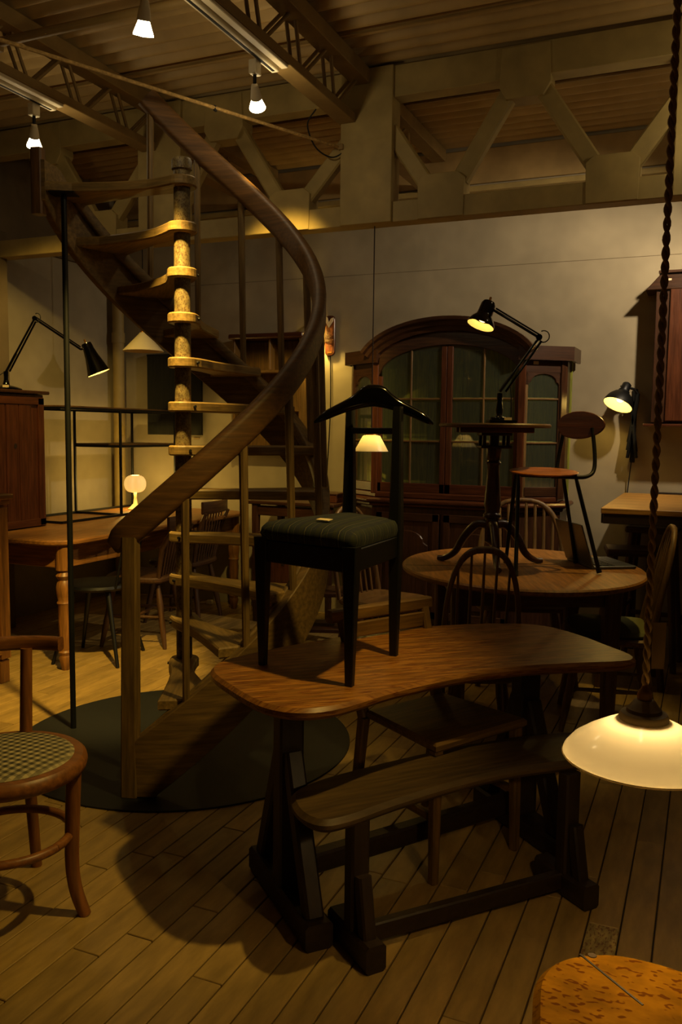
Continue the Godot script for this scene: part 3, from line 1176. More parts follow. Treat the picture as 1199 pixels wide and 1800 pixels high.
# stick-back chair; front along +z. style 0 hoop back, 1 lath back with crest, 2 hoop with pad
func stick_chair(label: String, at: Vector3, turn: float, style: int, key: String, sticks := 6, backh := 0.92) -> Node3D:
	var o := thing("windsor_chair", label, "chair", at, turn, "wooden stick-back chairs")
	var mx: Material = M[key + "_x"]
	var my: Material = M[key + "_y"]
	var out := spline(v2([[-0.19, -0.15], [-0.205, 0.0], [-0.21, 0.13], [-0.15, 0.20], [0.0, 0.215], [0.15, 0.20], [0.21, 0.13], [0.205, 0.0], [0.19, -0.15], [0.10, -0.19], [0.0, -0.195], [-0.10, -0.19]]), 4)
	part(o, "seat", plate(begin(), out, 0.405, 0.44, 0.010, Basis(), Vector3.ZERO, true), mx)
	if style == 2:
		var pad := []
		for q in out:
			pad.append(q * 0.95)
		part(o, "seat_pad", plate(begin(), pad, 0.439, 0.468, 0.012, Basis(), Vector3.ZERO, true), M.green_pad)
	for q in [[-0.14, 0.14], [0.14, 0.14], [-0.13, -0.13], [0.13, -0.13]]:
		var top := Vector3(q[0], 0.41, q[1])
		var bot := Vector3(q[0] * 1.42, 0.0, q[1] * 1.5)
		var pts := []
		for i in 9:
			pts.append(top.lerp(bot, i / 8.0))
		part(o, "leg", tube(begin(), pts, [0.012, 0.015, 0.019, 0.0205, 0.018, 0.0195, 0.018, 0.0145, 0.0115], 9), my)
	for sx in [-1, 1]:
		part(o, "stretcher", tube(begin(), [Vector3(sx * 0.163, 0.19, 0.172), Vector3(sx * 0.158, 0.19, 0.0), Vector3(sx * 0.152, 0.19, -0.165)], [0.008, 0.0115, 0.008], 7), mx)
	part(o, "stretcher", tube(begin(), [Vector3(-0.158, 0.19, 0), Vector3(0, 0.19, 0), Vector3(0.158, 0.19, 0)], [0.008, 0.012, 0.008], 7), mx)
	var lean := 0.10
	if style != 1:
		var hp := []
		for i in 25:
			var t := -1.0 + 2.0 * i / 24
			var a := t * PI / 2
			var px := 0.185 * signf(sin(a)) * pow(absf(sin(a)), 0.75)
			var py := 0.43 + (backh - 0.43) * pow(maxf(cos(a), 0.0), 0.62)
			hp.append(Vector3(px, py, -0.155 - lean * (py - 0.43) / 0.5))
		part(o, "hoop", sweep(begin(), hp, rounded(0.026, 0.026, 0.011, 3), Vector3(0, 0.2, 1).normalized()), my)
	else:
		var cr := []
		for i in 13:
			var t := -1.0 + 2.0 * i / 12
			cr.append(Vector3(t * 0.205, backh - 0.045, -0.17 - lean - 0.04 * (1.0 - t * t) + 0.04))
		part(o, "crest_rail", sweep(begin(), cr, rounded(0.020, 0.085, 0.008, 2)), mx)
		for sx in [-1, 1]:
			part(o, "back_post", tube(begin(), [Vector3(sx * 0.165, 0.43, -0.15), Vector3(sx * 0.182, 0.62, -0.18), Vector3(sx * 0.19, backh - 0.08, -0.17 - lean + 0.02)], [0.014, 0.017, 0.013], 9), my)
	for i in sticks:
		var t := -1.0 + 2.0 * (i + 0.5) / sticks
		var x0 := t * 0.145
		var x1 := t * (0.155 if style != 1 else 0.165)
		var y1: float
		if style != 1:
			var sn := pow(absf(x1) / 0.185, 1.0 / 0.75)
			y1 = 0.43 + (backh - 0.43) * pow(sqrt(maxf(1.0 - sn * sn, 0.0)), 0.62) - 0.006
		else:
			y1 = backh - 0.08
		var zt := -0.155 - lean * (y1 - 0.43) / 0.5
		part(o, "spindle", tube(begin(), [Vector3(x0, 0.432, -0.155), Vector3((x0 + x1) / 2, (0.43 + y1) / 2, (-0.155 + zt) / 2), Vector3(x1, y1, zt)], [0.006, 0.0085, 0.006], 6), my)
	return o


func rail_chair() -> void:
	# low oak chair with a flat top rail, between the kidney table and the round table
	var o := thing("rail_back_chair", "low oak chair with a flat back rail behind the kidney table", "chair", Vector3(-0.76, 0, -2.60), 60.5)
	part(o, "seat", plate(begin(), v2([[-0.17, -0.17], [0.17, -0.17], [0.20, 0.19], [-0.20, 0.19]]), 0.41, 0.44, 0.008), M.oak_x)
	for sx in [-1.0, 1.0]:
		part(o, "leg", bar(begin(), Vector3(sx * 0.175, 0.41, 0.165), Vector3(sx * 0.18, 0.0, 0.17), 0.034, 0.034, 0.026, 0.026), M.oak_y)
		part(o, "leg", bar(begin(), Vector3(sx * 0.165, 0.41, -0.19), Vector3(sx * 0.17, 0.0, -0.24), 0.034, 0.034, 0.028, 0.028), M.oak_y)
		part(o, "back_post", bar(begin(), Vector3(sx * 0.165, 0.41, -0.19), Vector3(sx * 0.185, 0.72, -0.29), 0.034, 0.034, 0.030, 0.030), M.oak_y)
		part(o, "stretcher", bar(begin(), Vector3(sx * 0.178, 0.20, 0.165), Vector3(sx * 0.168, 0.20, -0.21), 0.016, 0.024), M.oak_z)
	part(o, "stretcher", bar(begin(), Vector3(-0.17, 0.20, 0.0), Vector3(0.17, 0.20, 0.0), 0.016, 0.024), M.oak_x)
	part(o, "top_rail", bar(begin(), Vector3(-0.235, 0.735, -0.296), Vector3(0.215, 0.735, -0.296), 0.036, 0.042), M.oak_x)
	part(o, "under_rail", bar(begin(), Vector3(-0.185, 0.682, -0.28), Vector3(0.185, 0.682, -0.28), 0.018, 0.050), M.oak_x)


# ====================================================== lamps with jointed arms
# points relative to the base; dir is where the shade looks
func arm_lamp(o: Node3D, pivot: Vector3, elbow: Vector3, head: Vector3, mouth: Vector3, dir: Vector3, prof: Array, e: float) -> void:
	var out := Vector3(0, 0, 1)
	var sid := (elbow - pivot).normalized().cross((head - elbow).normalized()).normalized()
	for k in [-1.0, 1.0]:
		part(o, "lower_arm", tube(begin(), [pivot + sid * 0.012 * k, elbow + sid * 0.012 * k], 0.0055, 8), M.black_gloss)
	part(o, "lower_arm", tube(begin(), [pivot.lerp(elbow, 0.03) + Vector3(0.022, -0.008, 0.0), elbow.lerp(pivot, 0.04) + Vector3(0.018, -0.006, 0.0)], 0.0055, 8), M.black_gloss)
	part(o, "spring", tube(begin(), [pivot + sid * 0.02, pivot.lerp(elbow, 0.35) + sid * 0.02], 0.008, 8), M.black_steel)
	part(o, "upper_arm", tube(begin(), [elbow, head], 0.0065, 8), M.black_gloss)
	part(o, "upper_arm", tube(begin(), [elbow + Vector3(0, 0.014, 0), head + Vector3(0, 0.014, 0)], 0.004, 8), M.black_gloss)
	part(o, "elbow_joint", tube(begin(), [elbow - sid * 0.022, elbow + sid * 0.022], 0.014, 12), M.black_gloss)
	var loop := []
	for i in 13:
		var a := -1.9 + 3.9 * i / 12.0
		loop.append(elbow + Vector3(0.02 + cos(a) * 0.026, 0.004 + sin(a) * 0.026, 0.0))
	part(o, "flex_loop", tube(begin(), loop, 0.0028, 6), M.cord)
	var d := dir.normalized()
	var side := d.cross(Vector3.UP).normalized()
	var xf := Transform3D(Basis(side, -d, side.cross(-d)), mouth)
	var sh := part(o, "shade", shell(begin(), prof, 0.0025, 32, xf), M.black_gloss)
	var inn := []
	for p in prof:
		if p.y < prof[-1].y * 0.62:
			inn.append(Vector2(maxf(p.x - 0.0032, 0.004), p.y + 0.0006))
	inn.append(Vector2(0.004, inn[-1].y + 0.006))
	part(sh, "liner", lathe(begin(), inn, 32, xf, true), M.inner_white)
	part(o, "shade_bracket", tube(begin(), [head, xf * Vector3(prof[-2].x * 0.8, prof[-2].y * 0.85, 0)], 0.006, 8), M.black_gloss)
	part(o, "switch", tube(begin(), [xf * Vector3(0, prof[-1].y - 0.002, 0), xf * Vector3(0.004, prof[-1].y + 0.022, 0)], 0.006, 8), M.brass)
	part(o, "bulb", lathe(begin(), [Vector2(0.0, 0.018), Vector2(0.014, 0.022), Vector2(0.02, 0.036), Vector2(0.015, 0.05), Vector2(0.0, 0.055)], 12, xf), M.bulb_soft)
	glow(o.position + xf * Vector3(0, 0.034, 0), e, 0.015)


# ====================================================== china cabinet
func arch_y(x: float, half: float, y0: float, rise: float) -> float:
	return y0 + rise * sqrt(maxf(1.0 - pow(x / half, 2.0), 0.0))


func arc_poly(half: float, y0: float, r0: float, y1: float, r1: float, half1: float) -> Array:
	var p := []
	for i in 33:
		var x := -half + 2.0 * half * i / 32
		p.append(Vector2(x, arch_y(x, half, y0, r0)))
	for i in 33:
		var x := half1 - 2.0 * half1 * i / 32
		p.append(Vector2(x, arch_y(x, half1, y1, r1)))
	return p


func china_cabinet() -> void:
	var o := thing("china_cabinet", "large dark mahogany china cabinet with an arched glazed top against the back wall", "cabinet", Vector3(-1.55, 0, -5.46))
	var plan := func(g: float) -> Array:
		return [Vector2(-0.71 - g, -0.215), Vector2(-0.71 - g, 0.06 + g * 0.4), Vector2(-0.48 - g * 0.6, 0.23 + g), Vector2(0.48 + g * 0.6, 0.23 + g), Vector2(0.71 + g, 0.06 + g * 0.4), Vector2(0.71 + g, -0.215)]
	part(o, "plinth", plate(begin(), plan.call(0.02), 0.0, 0.10, 0.006), M.mahog_x)
	part(o, "base", plate(begin(), plan.call(0.0), 0.09, 0.87, 0.004), M.mahog_y)
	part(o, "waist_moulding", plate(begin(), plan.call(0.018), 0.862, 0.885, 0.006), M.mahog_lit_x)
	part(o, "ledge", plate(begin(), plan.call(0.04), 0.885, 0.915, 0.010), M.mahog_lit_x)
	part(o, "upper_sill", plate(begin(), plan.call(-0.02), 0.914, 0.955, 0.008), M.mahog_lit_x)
	for sx in [-1.0, 1.0]:
		var d := part(o, "base_door", bx(Vector3(sx * 0.228, 0.485, 0.236), Vector3(0.43, 0.68, 0.024)), M.mahog_y)
		var a := [Vector2(sx * 0.228 - 0.145, 0.22), Vector2(sx * 0.228 + 0.145, 0.22), Vector2(sx * 0.228 + 0.145, 0.62)]
		for i in 11:
			var t := 0.0 + PI * i / 10
			a.append(Vector2(sx * 0.228 + 0.115 * cos(t), 0.64 + 0.075 * sin(t)))
		a.append(Vector2(sx * 0.228 - 0.145, 0.62))
		part(d, "raised_panel", upright(begin(), a, 0.245, 0.258, 0.005), M.mahog_y)
		for r in [[0.0, 0.80, 0.43, 0.05], [0.0, 0.17, 0.43, 0.05]]:
			part(d, "rail", bx(Vector3(sx * 0.228, r[1], 0.252), Vector3(r[2], r[3], 0.014)), M.mahog_x)
		for t in [-1.0, 1.0]:
			part(d, "stile", bx(Vector3(sx * 0.228 + t * 0.192, 0.485, 0.252), Vector3(0.045, 0.68, 0.014)), M.mahog_y)
	part(o, "keyhole_knob", tube(begin(), [Vector3(-0.03, 0.5, 0.255), Vector3(-0.03, 0.5, 0.285)], [0.006, 0.011], 10), M.brass)
	# olive back boards
	for i in 12:
		part(o, "back_board", bx(Vector3(-0.66 + 0.12 * i, 1.42, -0.195), Vector3(0.116, 0.95, 0.012), Basis(), 0.004), M.olive if i % 2 else M.olive2)
	part(o, "side", bx(Vector3(-0.695, 1.37, -0.085), Vector3(0.02, 0.86, 0.235)), M.mahog_y)
	part(o, "side", bx(Vector3(0.695, 1.37, -0.085), Vector3(0.02, 0.86, 0.235)), M.mahog_y)
	for y in [1.29, 1.56]:
		part(o, "shelf", plate(begin(), [Vector2(-0.68, -0.19), Vector2(-0.68, 0.02), Vector2(-0.46, 0.16), Vector2(0.46, 0.16), Vector2(0.68, 0.02), Vector2(0.68, -0.19)], y - 0.008, y + 0.006, 0.002), M.olive)
	for sx in [-1.0, 1.0]:
		part(o, "corner_post", bx(Vector3(sx * 0.692, 1.37, 0.035), Vector3(0.04, 0.86, 0.05), Basis(Vector3.UP, -sx * 0.62)), M.mahog_y)
		part(o, "front_post", bx(Vector3(sx * 0.478, 1.36, 0.192), Vector3(0.042, 0.84, 0.04)), M.mahog_lit_y)
	# arch over the doors
	part(o, "arch_spandrel", upright(begin(), arc_poly(0.46, 1.70, 0.195, 1.80, 0.235, 0.50), 0.165, 0.20, 0.003, true), M.mahog_x)
	part(o, "arch_roof", upright(begin(), arc_poly(0.485, 1.775, 0.235, 1.80, 0.24, 0.505), -0.2, 0.17, 0.002, true), M.mahog_x)
	var cr := []
	for i in 33:
		var x := -0.53 + 1.06 * i / 32
		cr.append(Vector3(x, arch_y(x, 0.56, 1.74, 0.285), 0.205))
	var prof := [Vector2(0.0, -0.045), Vector2(0.02, -0.045), Vector2(0.024, -0.02), Vector2(0.045, -0.01), Vector2(0.05, 0.012), Vector2(0.075, 0.02), Vector2(0.078, 0.04), Vector2(0.0, 0.04)]
	var pf := []
	for p in prof:
		pf.append(Vector2(-p.x + 0.0, p.y))
	part(o, "arch_cornice", sweep_xy(cr, prof), M.mahog_x)
	for sx in [-1.0, 1.0]:
		var c := []
		c.append(Vector3(sx * 0.455, 1.835, 0.215))
		c.append(Vector3(sx * 0.505, 1.835, 0.205))
		c.append(Vector3(sx * 0.735, 1.835, 0.04))
		c.append(Vector3(sx * 0.735, 1.835, -0.20))
		if sx < 0:
			c.reverse()
		var rings := []
		for i in c.size():
			var t: Vector3 = (c[mini(i + 1, c.size() - 1)] - c[maxi(i - 1, 0)]).normalized()
			var nn := t.cross(Vector3.UP) * -1.0
			var ring := []
			for p in prof:
				ring.append(c[i] + nn * (p.x - 0.03) + Vector3(0, p.y, 0))
			rings.append(ring)
		part(o, "cornice", loft(begin(), rings, false, true), M.mahog_x)
		part(o, "frieze", bx(Vector3(sx * 0.59, 1.765, 0.108), Vector3(0.27, 0.10, 0.03), Basis(Vector3.UP, sx * 0.63)), M.mahog_x)
		part(o, "top_board", plate(begin(), [Vector2(sx * 0.48, -0.2), Vector2(sx * 0.48, 0.18), Vector2(sx * 0.69, 0.03), Vector2(sx * 0.69, -0.2)], 1.80, 1.815, 0.002), M.mahog_x)
	# two glazed doors
	for sx in [-1.0, 1.0]:
		var d := Node3D.new()
		d.name = "glazed_door"
		o.add_child(d, true)
		var xi: float = sx * 0.035
		var xo: float = sx * 0.44
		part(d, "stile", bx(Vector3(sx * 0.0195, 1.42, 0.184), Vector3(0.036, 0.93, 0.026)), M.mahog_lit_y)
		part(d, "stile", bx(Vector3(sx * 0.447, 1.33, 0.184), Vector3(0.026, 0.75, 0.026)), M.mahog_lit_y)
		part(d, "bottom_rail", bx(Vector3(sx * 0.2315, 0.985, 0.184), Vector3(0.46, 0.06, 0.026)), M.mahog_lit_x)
		var xm: float = sx * 0.238
		part(d, "muntin", bx(Vector3(xm, (1.01 + arch_y(xm, 0.46, 1.70, 0.195)) / 2, 0.186), Vector3(0.012, arch_y(xm, 0.46, 1.70, 0.195) - 1.01, 0.014)), M.oak_y)
		for y in [1.287, 1.557]:
			part(d, "muntin", bx(Vector3(sx * 0.2375, y, 0.1855), Vector3(0.40, 0.012, 0.014)), M.oak_x)
		for col in 2:
			var xa: float = [xi, xm][col]
			var xb: float = [xm, xo][col]
			for row in 3:
				var y0: float = [1.01, 1.287, 1.557][row]
				if row < 2:
					var y1: float = [1.287, 1.557][row]
					part(d, "pane", bx(Vector3((xa + xb) / 2, (y0 + y1) / 2, 0.184), Vector3(absf(xb - xa), y1 - y0, 0.003), Basis(), 0.0), M.glass)
				else:
					var pg := [Vector2(xb, y0), Vector2(xa, y0)]
					for k in 7:
						var x := lerpf(xa, xb, k / 6.0)
						pg.append(Vector2(x, arch_y(x, 0.46, 1.70, 0.195)))
					part(d, "pane", upright(begin(), pg, 0.1825, 0.1855, 0.0002), M.glass)
	# canted corner lights
	for sx in [-1.0, 1.0]:
		var d := Node3D.new()
		d.name = "corner_light"
		o.add_child(d, true)
		d.position = Vector3(sx * 0.587, 0, 0.112)
		d.rotation.y = sx * 0.635
		part(d, "stile", bx(Vector3(-0.115, 1.34, 0), Vector3(0.026, 0.78, 0.024)), M.oak_y if sx > 0 else M.mahog_y)
		part(d, "stile", bx(Vector3(0.115, 1.34, 0), Vector3(0.026, 0.78, 0.024)), M.mahog_y)
		part(d, "bottom_rail", bx(Vector3(0, 0.985, 0), Vector3(0.23, 0.06, 0.024)), M.mahog_x)
		var pg := [Vector2(-0.125, 1.745), Vector2(-0.125, 1.64), Vector2(-0.102, 1.64), Vector2(-0.095, 1.655)]
		for k in 9:
			var t := PI - PI * k / 8
			pg.append(Vector2(0.085 * cos(t), 1.66 + 0.05 * sin(t)))
		pg.append_array([Vector2(0.095, 1.655), Vector2(0.102, 1.64), Vector2(0.125, 1.64), Vector2(0.125, 1.745)])
		part(d, "arched_rail", upright(begin(), pg, -0.012, 0.012, 0.002), M.mahog_x)
		for y in [1.287, 1.557]:
			part(d, "muntin", bx(Vector3(0, y, 0.003), Vector3(0.21, 0.011, 0.012)), M.oak_x)
		for r in [[1.01, 1.287], [1.287, 1.557], [1.557, 1.715]]:
			part(d, "pane", bx(Vector3(0, (r[0] + r[1]) / 2, 0), Vector3(0.206, r[1] - r[0], 0.003), Basis(), 0.0), M.glass)
	part(o, "price_tag", bx(Vector3(0.55, 1.775, 0.158), Vector3(0.034, 0.02, 0.002), Basis(Vector3.UP, 0.63), 0.0), M.paper)


# section swept along a path in the xy plane: section x = forward (z), y = outward from the curve
func sweep_xy(pts: Array, prof: Array) -> SurfaceTool:
	var rings := []
	for i in pts.size():
		var t: Vector3 = (pts[mini(i + 1, pts.size() - 1)] - pts[maxi(i - 1, 0)]).normalized()
		var n := Vector3(-t.y, t.x, 0)
		var ring := []
		for p in prof:
			ring.append(pts[i] + Vector3(0, 0, p.x) + n * p.y)
		rings.append(ring)
	return loft(begin(), rings, false, true)


# ====================================================== round table and what stands on it
func round_table_group() -> void:
	rail_chair()
	var c := Vector3(-0.79, 0, -3.98)
	var o := thing("oval_dining_table", "oval wooden dining table carrying the tripod table and laptop", "table", c, YAW)
	part(o, "table_top", plate(begin(), ellipse(0.555, 0.635, 72), 0.702, 0.728, 0.007, Basis(), Vector3.ZERO, true), M.pine_z)
	part(o, "top_joint", bx(Vector3(0, 0.7283, 0.02), Vector3(1.09, 0.0012, 0.004), Basis(), 0.0), M.dark_x)
	for q in [[0.33, 0.32], [-0.33, 0.32], [0.33, -0.32], [-0.33, -0.32]]:
		part(o, "leg", bar(begin(), Vector3(q[0], 0.70, q[1]), Vector3(q[0], 0, q[1]), 0.075, 0.075, 0.05, 0.05), M.elm_y)
	for k in [-1.0, 1.0]:
		part(o, "apron", bx(Vector3(0, 0.65, 0.32 * k), Vector3(0.60, 0.10, 0.022)), M.elm_x)
		part(o, "apron", bx(Vector3(0.33 * k, 0.65, 0), Vector3(0.022, 0.10, 0.58)), M.elm_z)
	var ty := 0.728
	# tripod table on top of it
	var tp := Vector3(-0.925, ty + 0.002, -3.94)
	var t := thing("tripod_table", "tilt-top tripod table standing on the oval dining table", "table", tp, YAW)
	part(t, "table_top", plate(begin(), ellipse(0.257, 0.257, 56), 0.642, 0.660, 0.006, Basis(), Vector3.ZERO, true), M.elm_x)
	part(t, "top_cleat", bx(Vector3(0, 0.63, 0.06), Vector3(0.34, 0.024, 0.03)), M.elm_x)
	part(t, "top_cleat", bx(Vector3(0, 0.63, -0.06), Vector3(0.34, 0.024, 0.03)), M.elm_x)
	part(t, "tilt_block", bx(Vector3(0, 0.612, 0), Vector3(0.14, 0.014, 0.14)), M.dark_x)
	for q in [[-1, -1], [1, -1], [-1, 1], [1, 1]]:
		part(t, "gallery_post", tube(begin(), [Vector3(q[0] * 0.055, 0.56, q[1] * 0.055), Vector3(q[0] * 0.055, 0.61, q[1] * 0.055)], 0.009, 8), M.dark_y)
	part(t, "tilt_block", bx(Vector3(0, 0.553, 0), Vector3(0.14, 0.014, 0.14)), M.dark_x)
	part(t, "pillar", lathe(begin(), [Vector2(0.0, 0.63), Vector2(0.024, 0.628), Vector2(0.024, 0.548), Vector2(0.036, 0.544), Vector2(0.034, 0.50), Vector2(0.028, 0.49), Vector2(0.036, 0.478), Vector2(0.028, 0.468), Vector2(0.031, 0.40), Vector2(0.037, 0.32), Vector2(0.040, 0.285), Vector2(0.034, 0.255), Vector2(0.034, 0.245), Vector2(0.042, 0.236), Vector2(0.042, 0.226), Vector2(0.032, 0.22), Vector2(0.032, 0.11), Vector2(0.020, 0.10), Vector2(0.0, 0.09)], 22), M.mahog_y)
	for a in [92.0, -13.0, 205.0]:
		var d := Vector3(cos(deg_to_rad(a)), 0, sin(deg_to_rad(a)))
		var pts := spline([d * 0.02 + Vector3(0, 0.19, 0), d * 0.075 + Vector3(0, 0.185, 0), d * 0.135 + Vector3(0, 0.12, 0), d * 0.175 + Vector3(0, 0.05, 0), d * 0.225 + Vector3(0, 0.016, 0), d * 0.262 + Vector3(0, 0.0135, 0)], 5, false)
		var rr := []
		for i in pts.size():
			rr.append(lerpf(0.023, 0.0125, float(i) / (pts.size() - 1)))
		part(t, "foot", tube(begin(), pts, rr, 10), M.mahog_x)
	# jointed lamp on the tripod table
	var lb := Vector3(-0.905, ty + 0.664, -3.94)
	var l := thing("desk_lamp", "black jointed desk lamp standing on the tripod table", "lamp", lb)
	part(l, "base", bx(Vector3(0.01, 0.008, 0), Vector3(0.125, 0.016, 0.11), Basis(Vector3.UP, 0.4), 0.004), M.black_gloss)
	part(l, "base_step", lathe(begin(), [Vector2(0.0, 0.03), Vector2(0.038, 0.029), Vector2(0.042, 0.024), Vector2(0.042, 0.016), Vector2(0.0, 0.015)], 20), M.black_gloss)
	part(l, "pillar", lathe(begin(), [Vector2(0.0, 0.14), Vector2(0.012, 0.138), Vector2(0.014, 0.12), Vector2(0.012, 0.10), Vector2(0.017, 0.06), Vector2(0.013, 0.035), Vector2(0.02, 0.028), Vector2(0.0, 0.027)], 16), M.black_gloss)
	part(l, "price_tag", bx(Vector3(0.055, 0.02, 0.06), Vector3(0.034, 0.012, 0.001), Basis(Vector3.UP, 0.4), 0.0), M.paper)
	part(l, "flex", tube(begin(), spline([Vector3(0.045, 0.17, -0.02), Vector3(0.05, 0.08, -0.03), Vector3(0.05, 0.01, -0.03)], 5, false), 0.003, 6), M.cord)
	arm_lamp(l, Vector3(0.0, 0.145, 0), Vector3(0.165, 0.39, -0.035), Vector3(-0.028, 0.51, 0.005), Vector3(-0.095, 0.447, 0.02), Vector3(-0.26, -0.93, 0.30), [Vector2(0.066, 0.0), Vector2(0.064, 0.012), Vector2(0.052, 0.034), Vector2(0.040, 0.046), Vector2(0.036, 0.06), Vector2(0.034, 0.105), Vector2(0.028, 0.118), Vector2(0.0, 0.121)], 0.012)
	# chair on the table
	metal_chair(Vector3(-0.68, ty + 0.007, -3.868))
	laptop(Vector3(-0.455, ty, -4.20))
	var ms := thing("round_gadget", "small shiny black ball-shaped gadget behind the laptop", "gadget", Vector3(-0.575, ty, -4.42))
	part(ms, "ball", lathe(begin(), [Vector2(0.0, 0.046), Vector2(0.012, 0.043), Vector2(0.021, 0.033), Vector2(0.0235, 0.022), Vector2(0.02, 0.010), Vector2(0.013, 0.003), Vector2(0.0, 0.0)], 18), M.black_gloss)
	part(ms, "base", tube(begin(), [Vector3(0, 0, 0), Vector3(0, 0.006, 0)], 0.016, 16), M.rubber)
	# chairs round it
	var ca := stick_chair("hoop-back stick chair in front of the oval table, back toward us", Vector3(-0.82, 0, -3.27), 200.0, 0, "elm", 5, 0.925)
	ca.scale.x = 0.76
	var cb := stick_chair("wide hoop-back stick chair on the far side of the oval table", Vector3(-0.90, 0, -4.66), 18.0, 0, "oak", 8, 0.965)
	cb.scale.x = 1.3
	stick_chair("hoop-back stick chair at the left end of the oval table", Vector3(-1.62, 0, -4.35), 75.0, 0, "elm", 6, 0.92)
	stick_chair("hoop-back chair with an olive seat pad at the right end of the oval table", Vector3(-0.39, 0, -4.10), -80.0, 2, "oak", 6, 0.93)


func metal_chair(at: Vector3) -> void:
	var o := thing("metal_leg_chair", "plywood chair with thin black metal legs standing on the oval table", "chair", at, YAW)
	# seat disc, a little dished
	part(o, "seat", lathe(begin(), [Vector2(0.0, 0.442), Vector2(0.10, 0.444), Vector2(0.145, 0.448), Vector2(0.152, 0.445), Vector2(0.145, 0.438), Vector2(0.10, 0.434), Vector2(0.0, 0.432)], 36, Transform3D(Basis(Vector3.RIGHT, 0.07), Vector3(0, 0.0, -0.03))), M.ply_x)
	var r := 0.009
	# front pair of legs is to the left, rear pair to the right
	var feet := [Vector3(-0.15, 0.0, 0.19), Vector3(-0.12, 0.0, -0.19), Vector3(0.245, 0.0, 0.075), Vector3(0.22, 0.0, -0.22)]
	var tops := [Vector3(-0.125, 0.425, 0.06), Vector3(-0.11, 0.425, -0.07), Vector3(0.13, 0.425, 0.05), Vector3(0.11, 0.425, -0.09)]
	for i in 4:
		var f: Vector3 = feet[i]
		var t: Vector3 = tops[i]
		var inw := Vector3(0, t.y, t.z * 0.8)
		part(o, "leg", tube(begin(), [f, t.lerp(f, 0.10), t + (t - f).normalized() * 0.01, t.lerp(inw, 0.12) + Vector3(0, 0.004, 0), inw], r, 8), M.black_steel)
		part(o, "rubber_foot", tube(begin(), [f, f.lerp(t, 0.05)], r + 0.003, 8), M.rubber)
	# back hoop: leaves the seat to the right, bends up to the back board
	part(o, "back_tube", tube(begin(), spline([Vector3(0.02, 0.424, 0.06), Vector3(0.12, 0.422, 0.055), Vector3(0.185, 0.424, 0.03), Vector3(0.222, 0.45, 0.005), Vector3(0.230, 0.52, -0.015), Vector3(0.222, 0.64, -0.04)], 5, false), r, 8), M.black_steel)
	part(o, "back_tube", tube(begin(), spline([Vector3(0.0, 0.424, -0.06), Vector3(0.05, 0.422, -0.11), Vector3(0.08, 0.426, -0.145), Vector3(0.098, 0.455, -0.16), Vector3(0.11, 0.53, -0.165), Vector3(0.128, 0.64, -0.16)], 5, false), r, 8), M.black_steel)
	var bo := []
	for i in 40:
		var a := TAU * i / 40
		bo.append(Vector2(0.112 * cos(a) * (1.0 + 0.10 * cos(a)), 0.064 * sin(a)))
	var bb := Basis(Vector3.UP, deg_to_rad(-37)) * Basis(Vector3.RIGHT, deg_to_rad(-12))
	var s := plate(begin(), bo, -0.006, 0.006, 0.003, bb * Basis(Vector3.RIGHT, Vector3.BACK, Vector3.UP), Vector3(0.172, 0.652, -0.085), true)
	part(o, "backrest", s, M.mahog_lit_x)


func laptop(at: Vector3) -> void:
	var o := thing("laptop", "open silver laptop on the oval table behind the metal chair leg", "laptop", at, 122.0)
	part(o, "base", bx(Vector3(0, 0.008, 0), Vector3(0.30, 0.014, 0.21), Basis(), 0.003), M.laptop)
	var kb := Node3D.new()
	kb.name = "keyboard"
	o.add_child(kb, true)
	var km := mesh(bx(Vector3(0, 0.0165, 0), Vector3(0.0165, 0.003, 0.0145), Basis(), 0.0008))
	for i in 14:
		for j in 5:
			piece(kb, "key", km, M.key, Transform3D(Basis(), Vector3(-0.13 + 0.02 * i, 0, -0.075 + 0.0185 * j)))
	part(o, "touchpad", bx(Vector3(0, 0.0152, 0.06), Vector3(0.10, 0.001, 0.06), Basis(), 0.0), M.laptop)
	var b := Basis(Vector3.RIGHT, deg_to_rad(-18))
	var lid := part(o, "lid", bx(Vector3(0, 0.015, -0.105) + b * Vector3(0, 0.10, -0.003), Vector3(0.30, 0.205, 0.007), b, 0.002), M.laptop)
	part(lid, "screen", bx(Vector3(0, 0.015, -0.105) + b * Vector3(0, 0.105, 0.0012), Vector3(0.28, 0.175, 0.001), b, 0.0), M.black_gloss)


# ====================================================== the desk on the left and its things
func turned_leg(o: Node3D, at: Vector3, h: float, m: Material) -> void:
	part(o, "leg", lathe(begin(), [Vector2(0.0, h), Vector2(0.042, h), Vector2(0.042, h * 0.80), Vector2(0.030, h * 0.79), Vector2(0.044, h * 0.755), Vector2(0.030, h * 0.72), Vector2(0.038, h * 0.70), Vector2(0.044, h * 0.66), Vector2(0.040, h * 0.60), Vector2(0.034, h * 0.56), Vector2(0.041, h * 0.54), Vector2(0.034, h * 0.52), Vector2(0.035, h * 0.40), Vector2(0.027, h * 0.16), Vector2(0.036, h * 0.145), Vector2(0.030, h * 0.12), Vector2(0.036, h * 0.10), Vector2(0.024, 0.02), Vector2(0.02, 0.0), Vector2(0.0, 0.0)], 18, Transform3D(Basis(), at)), m)


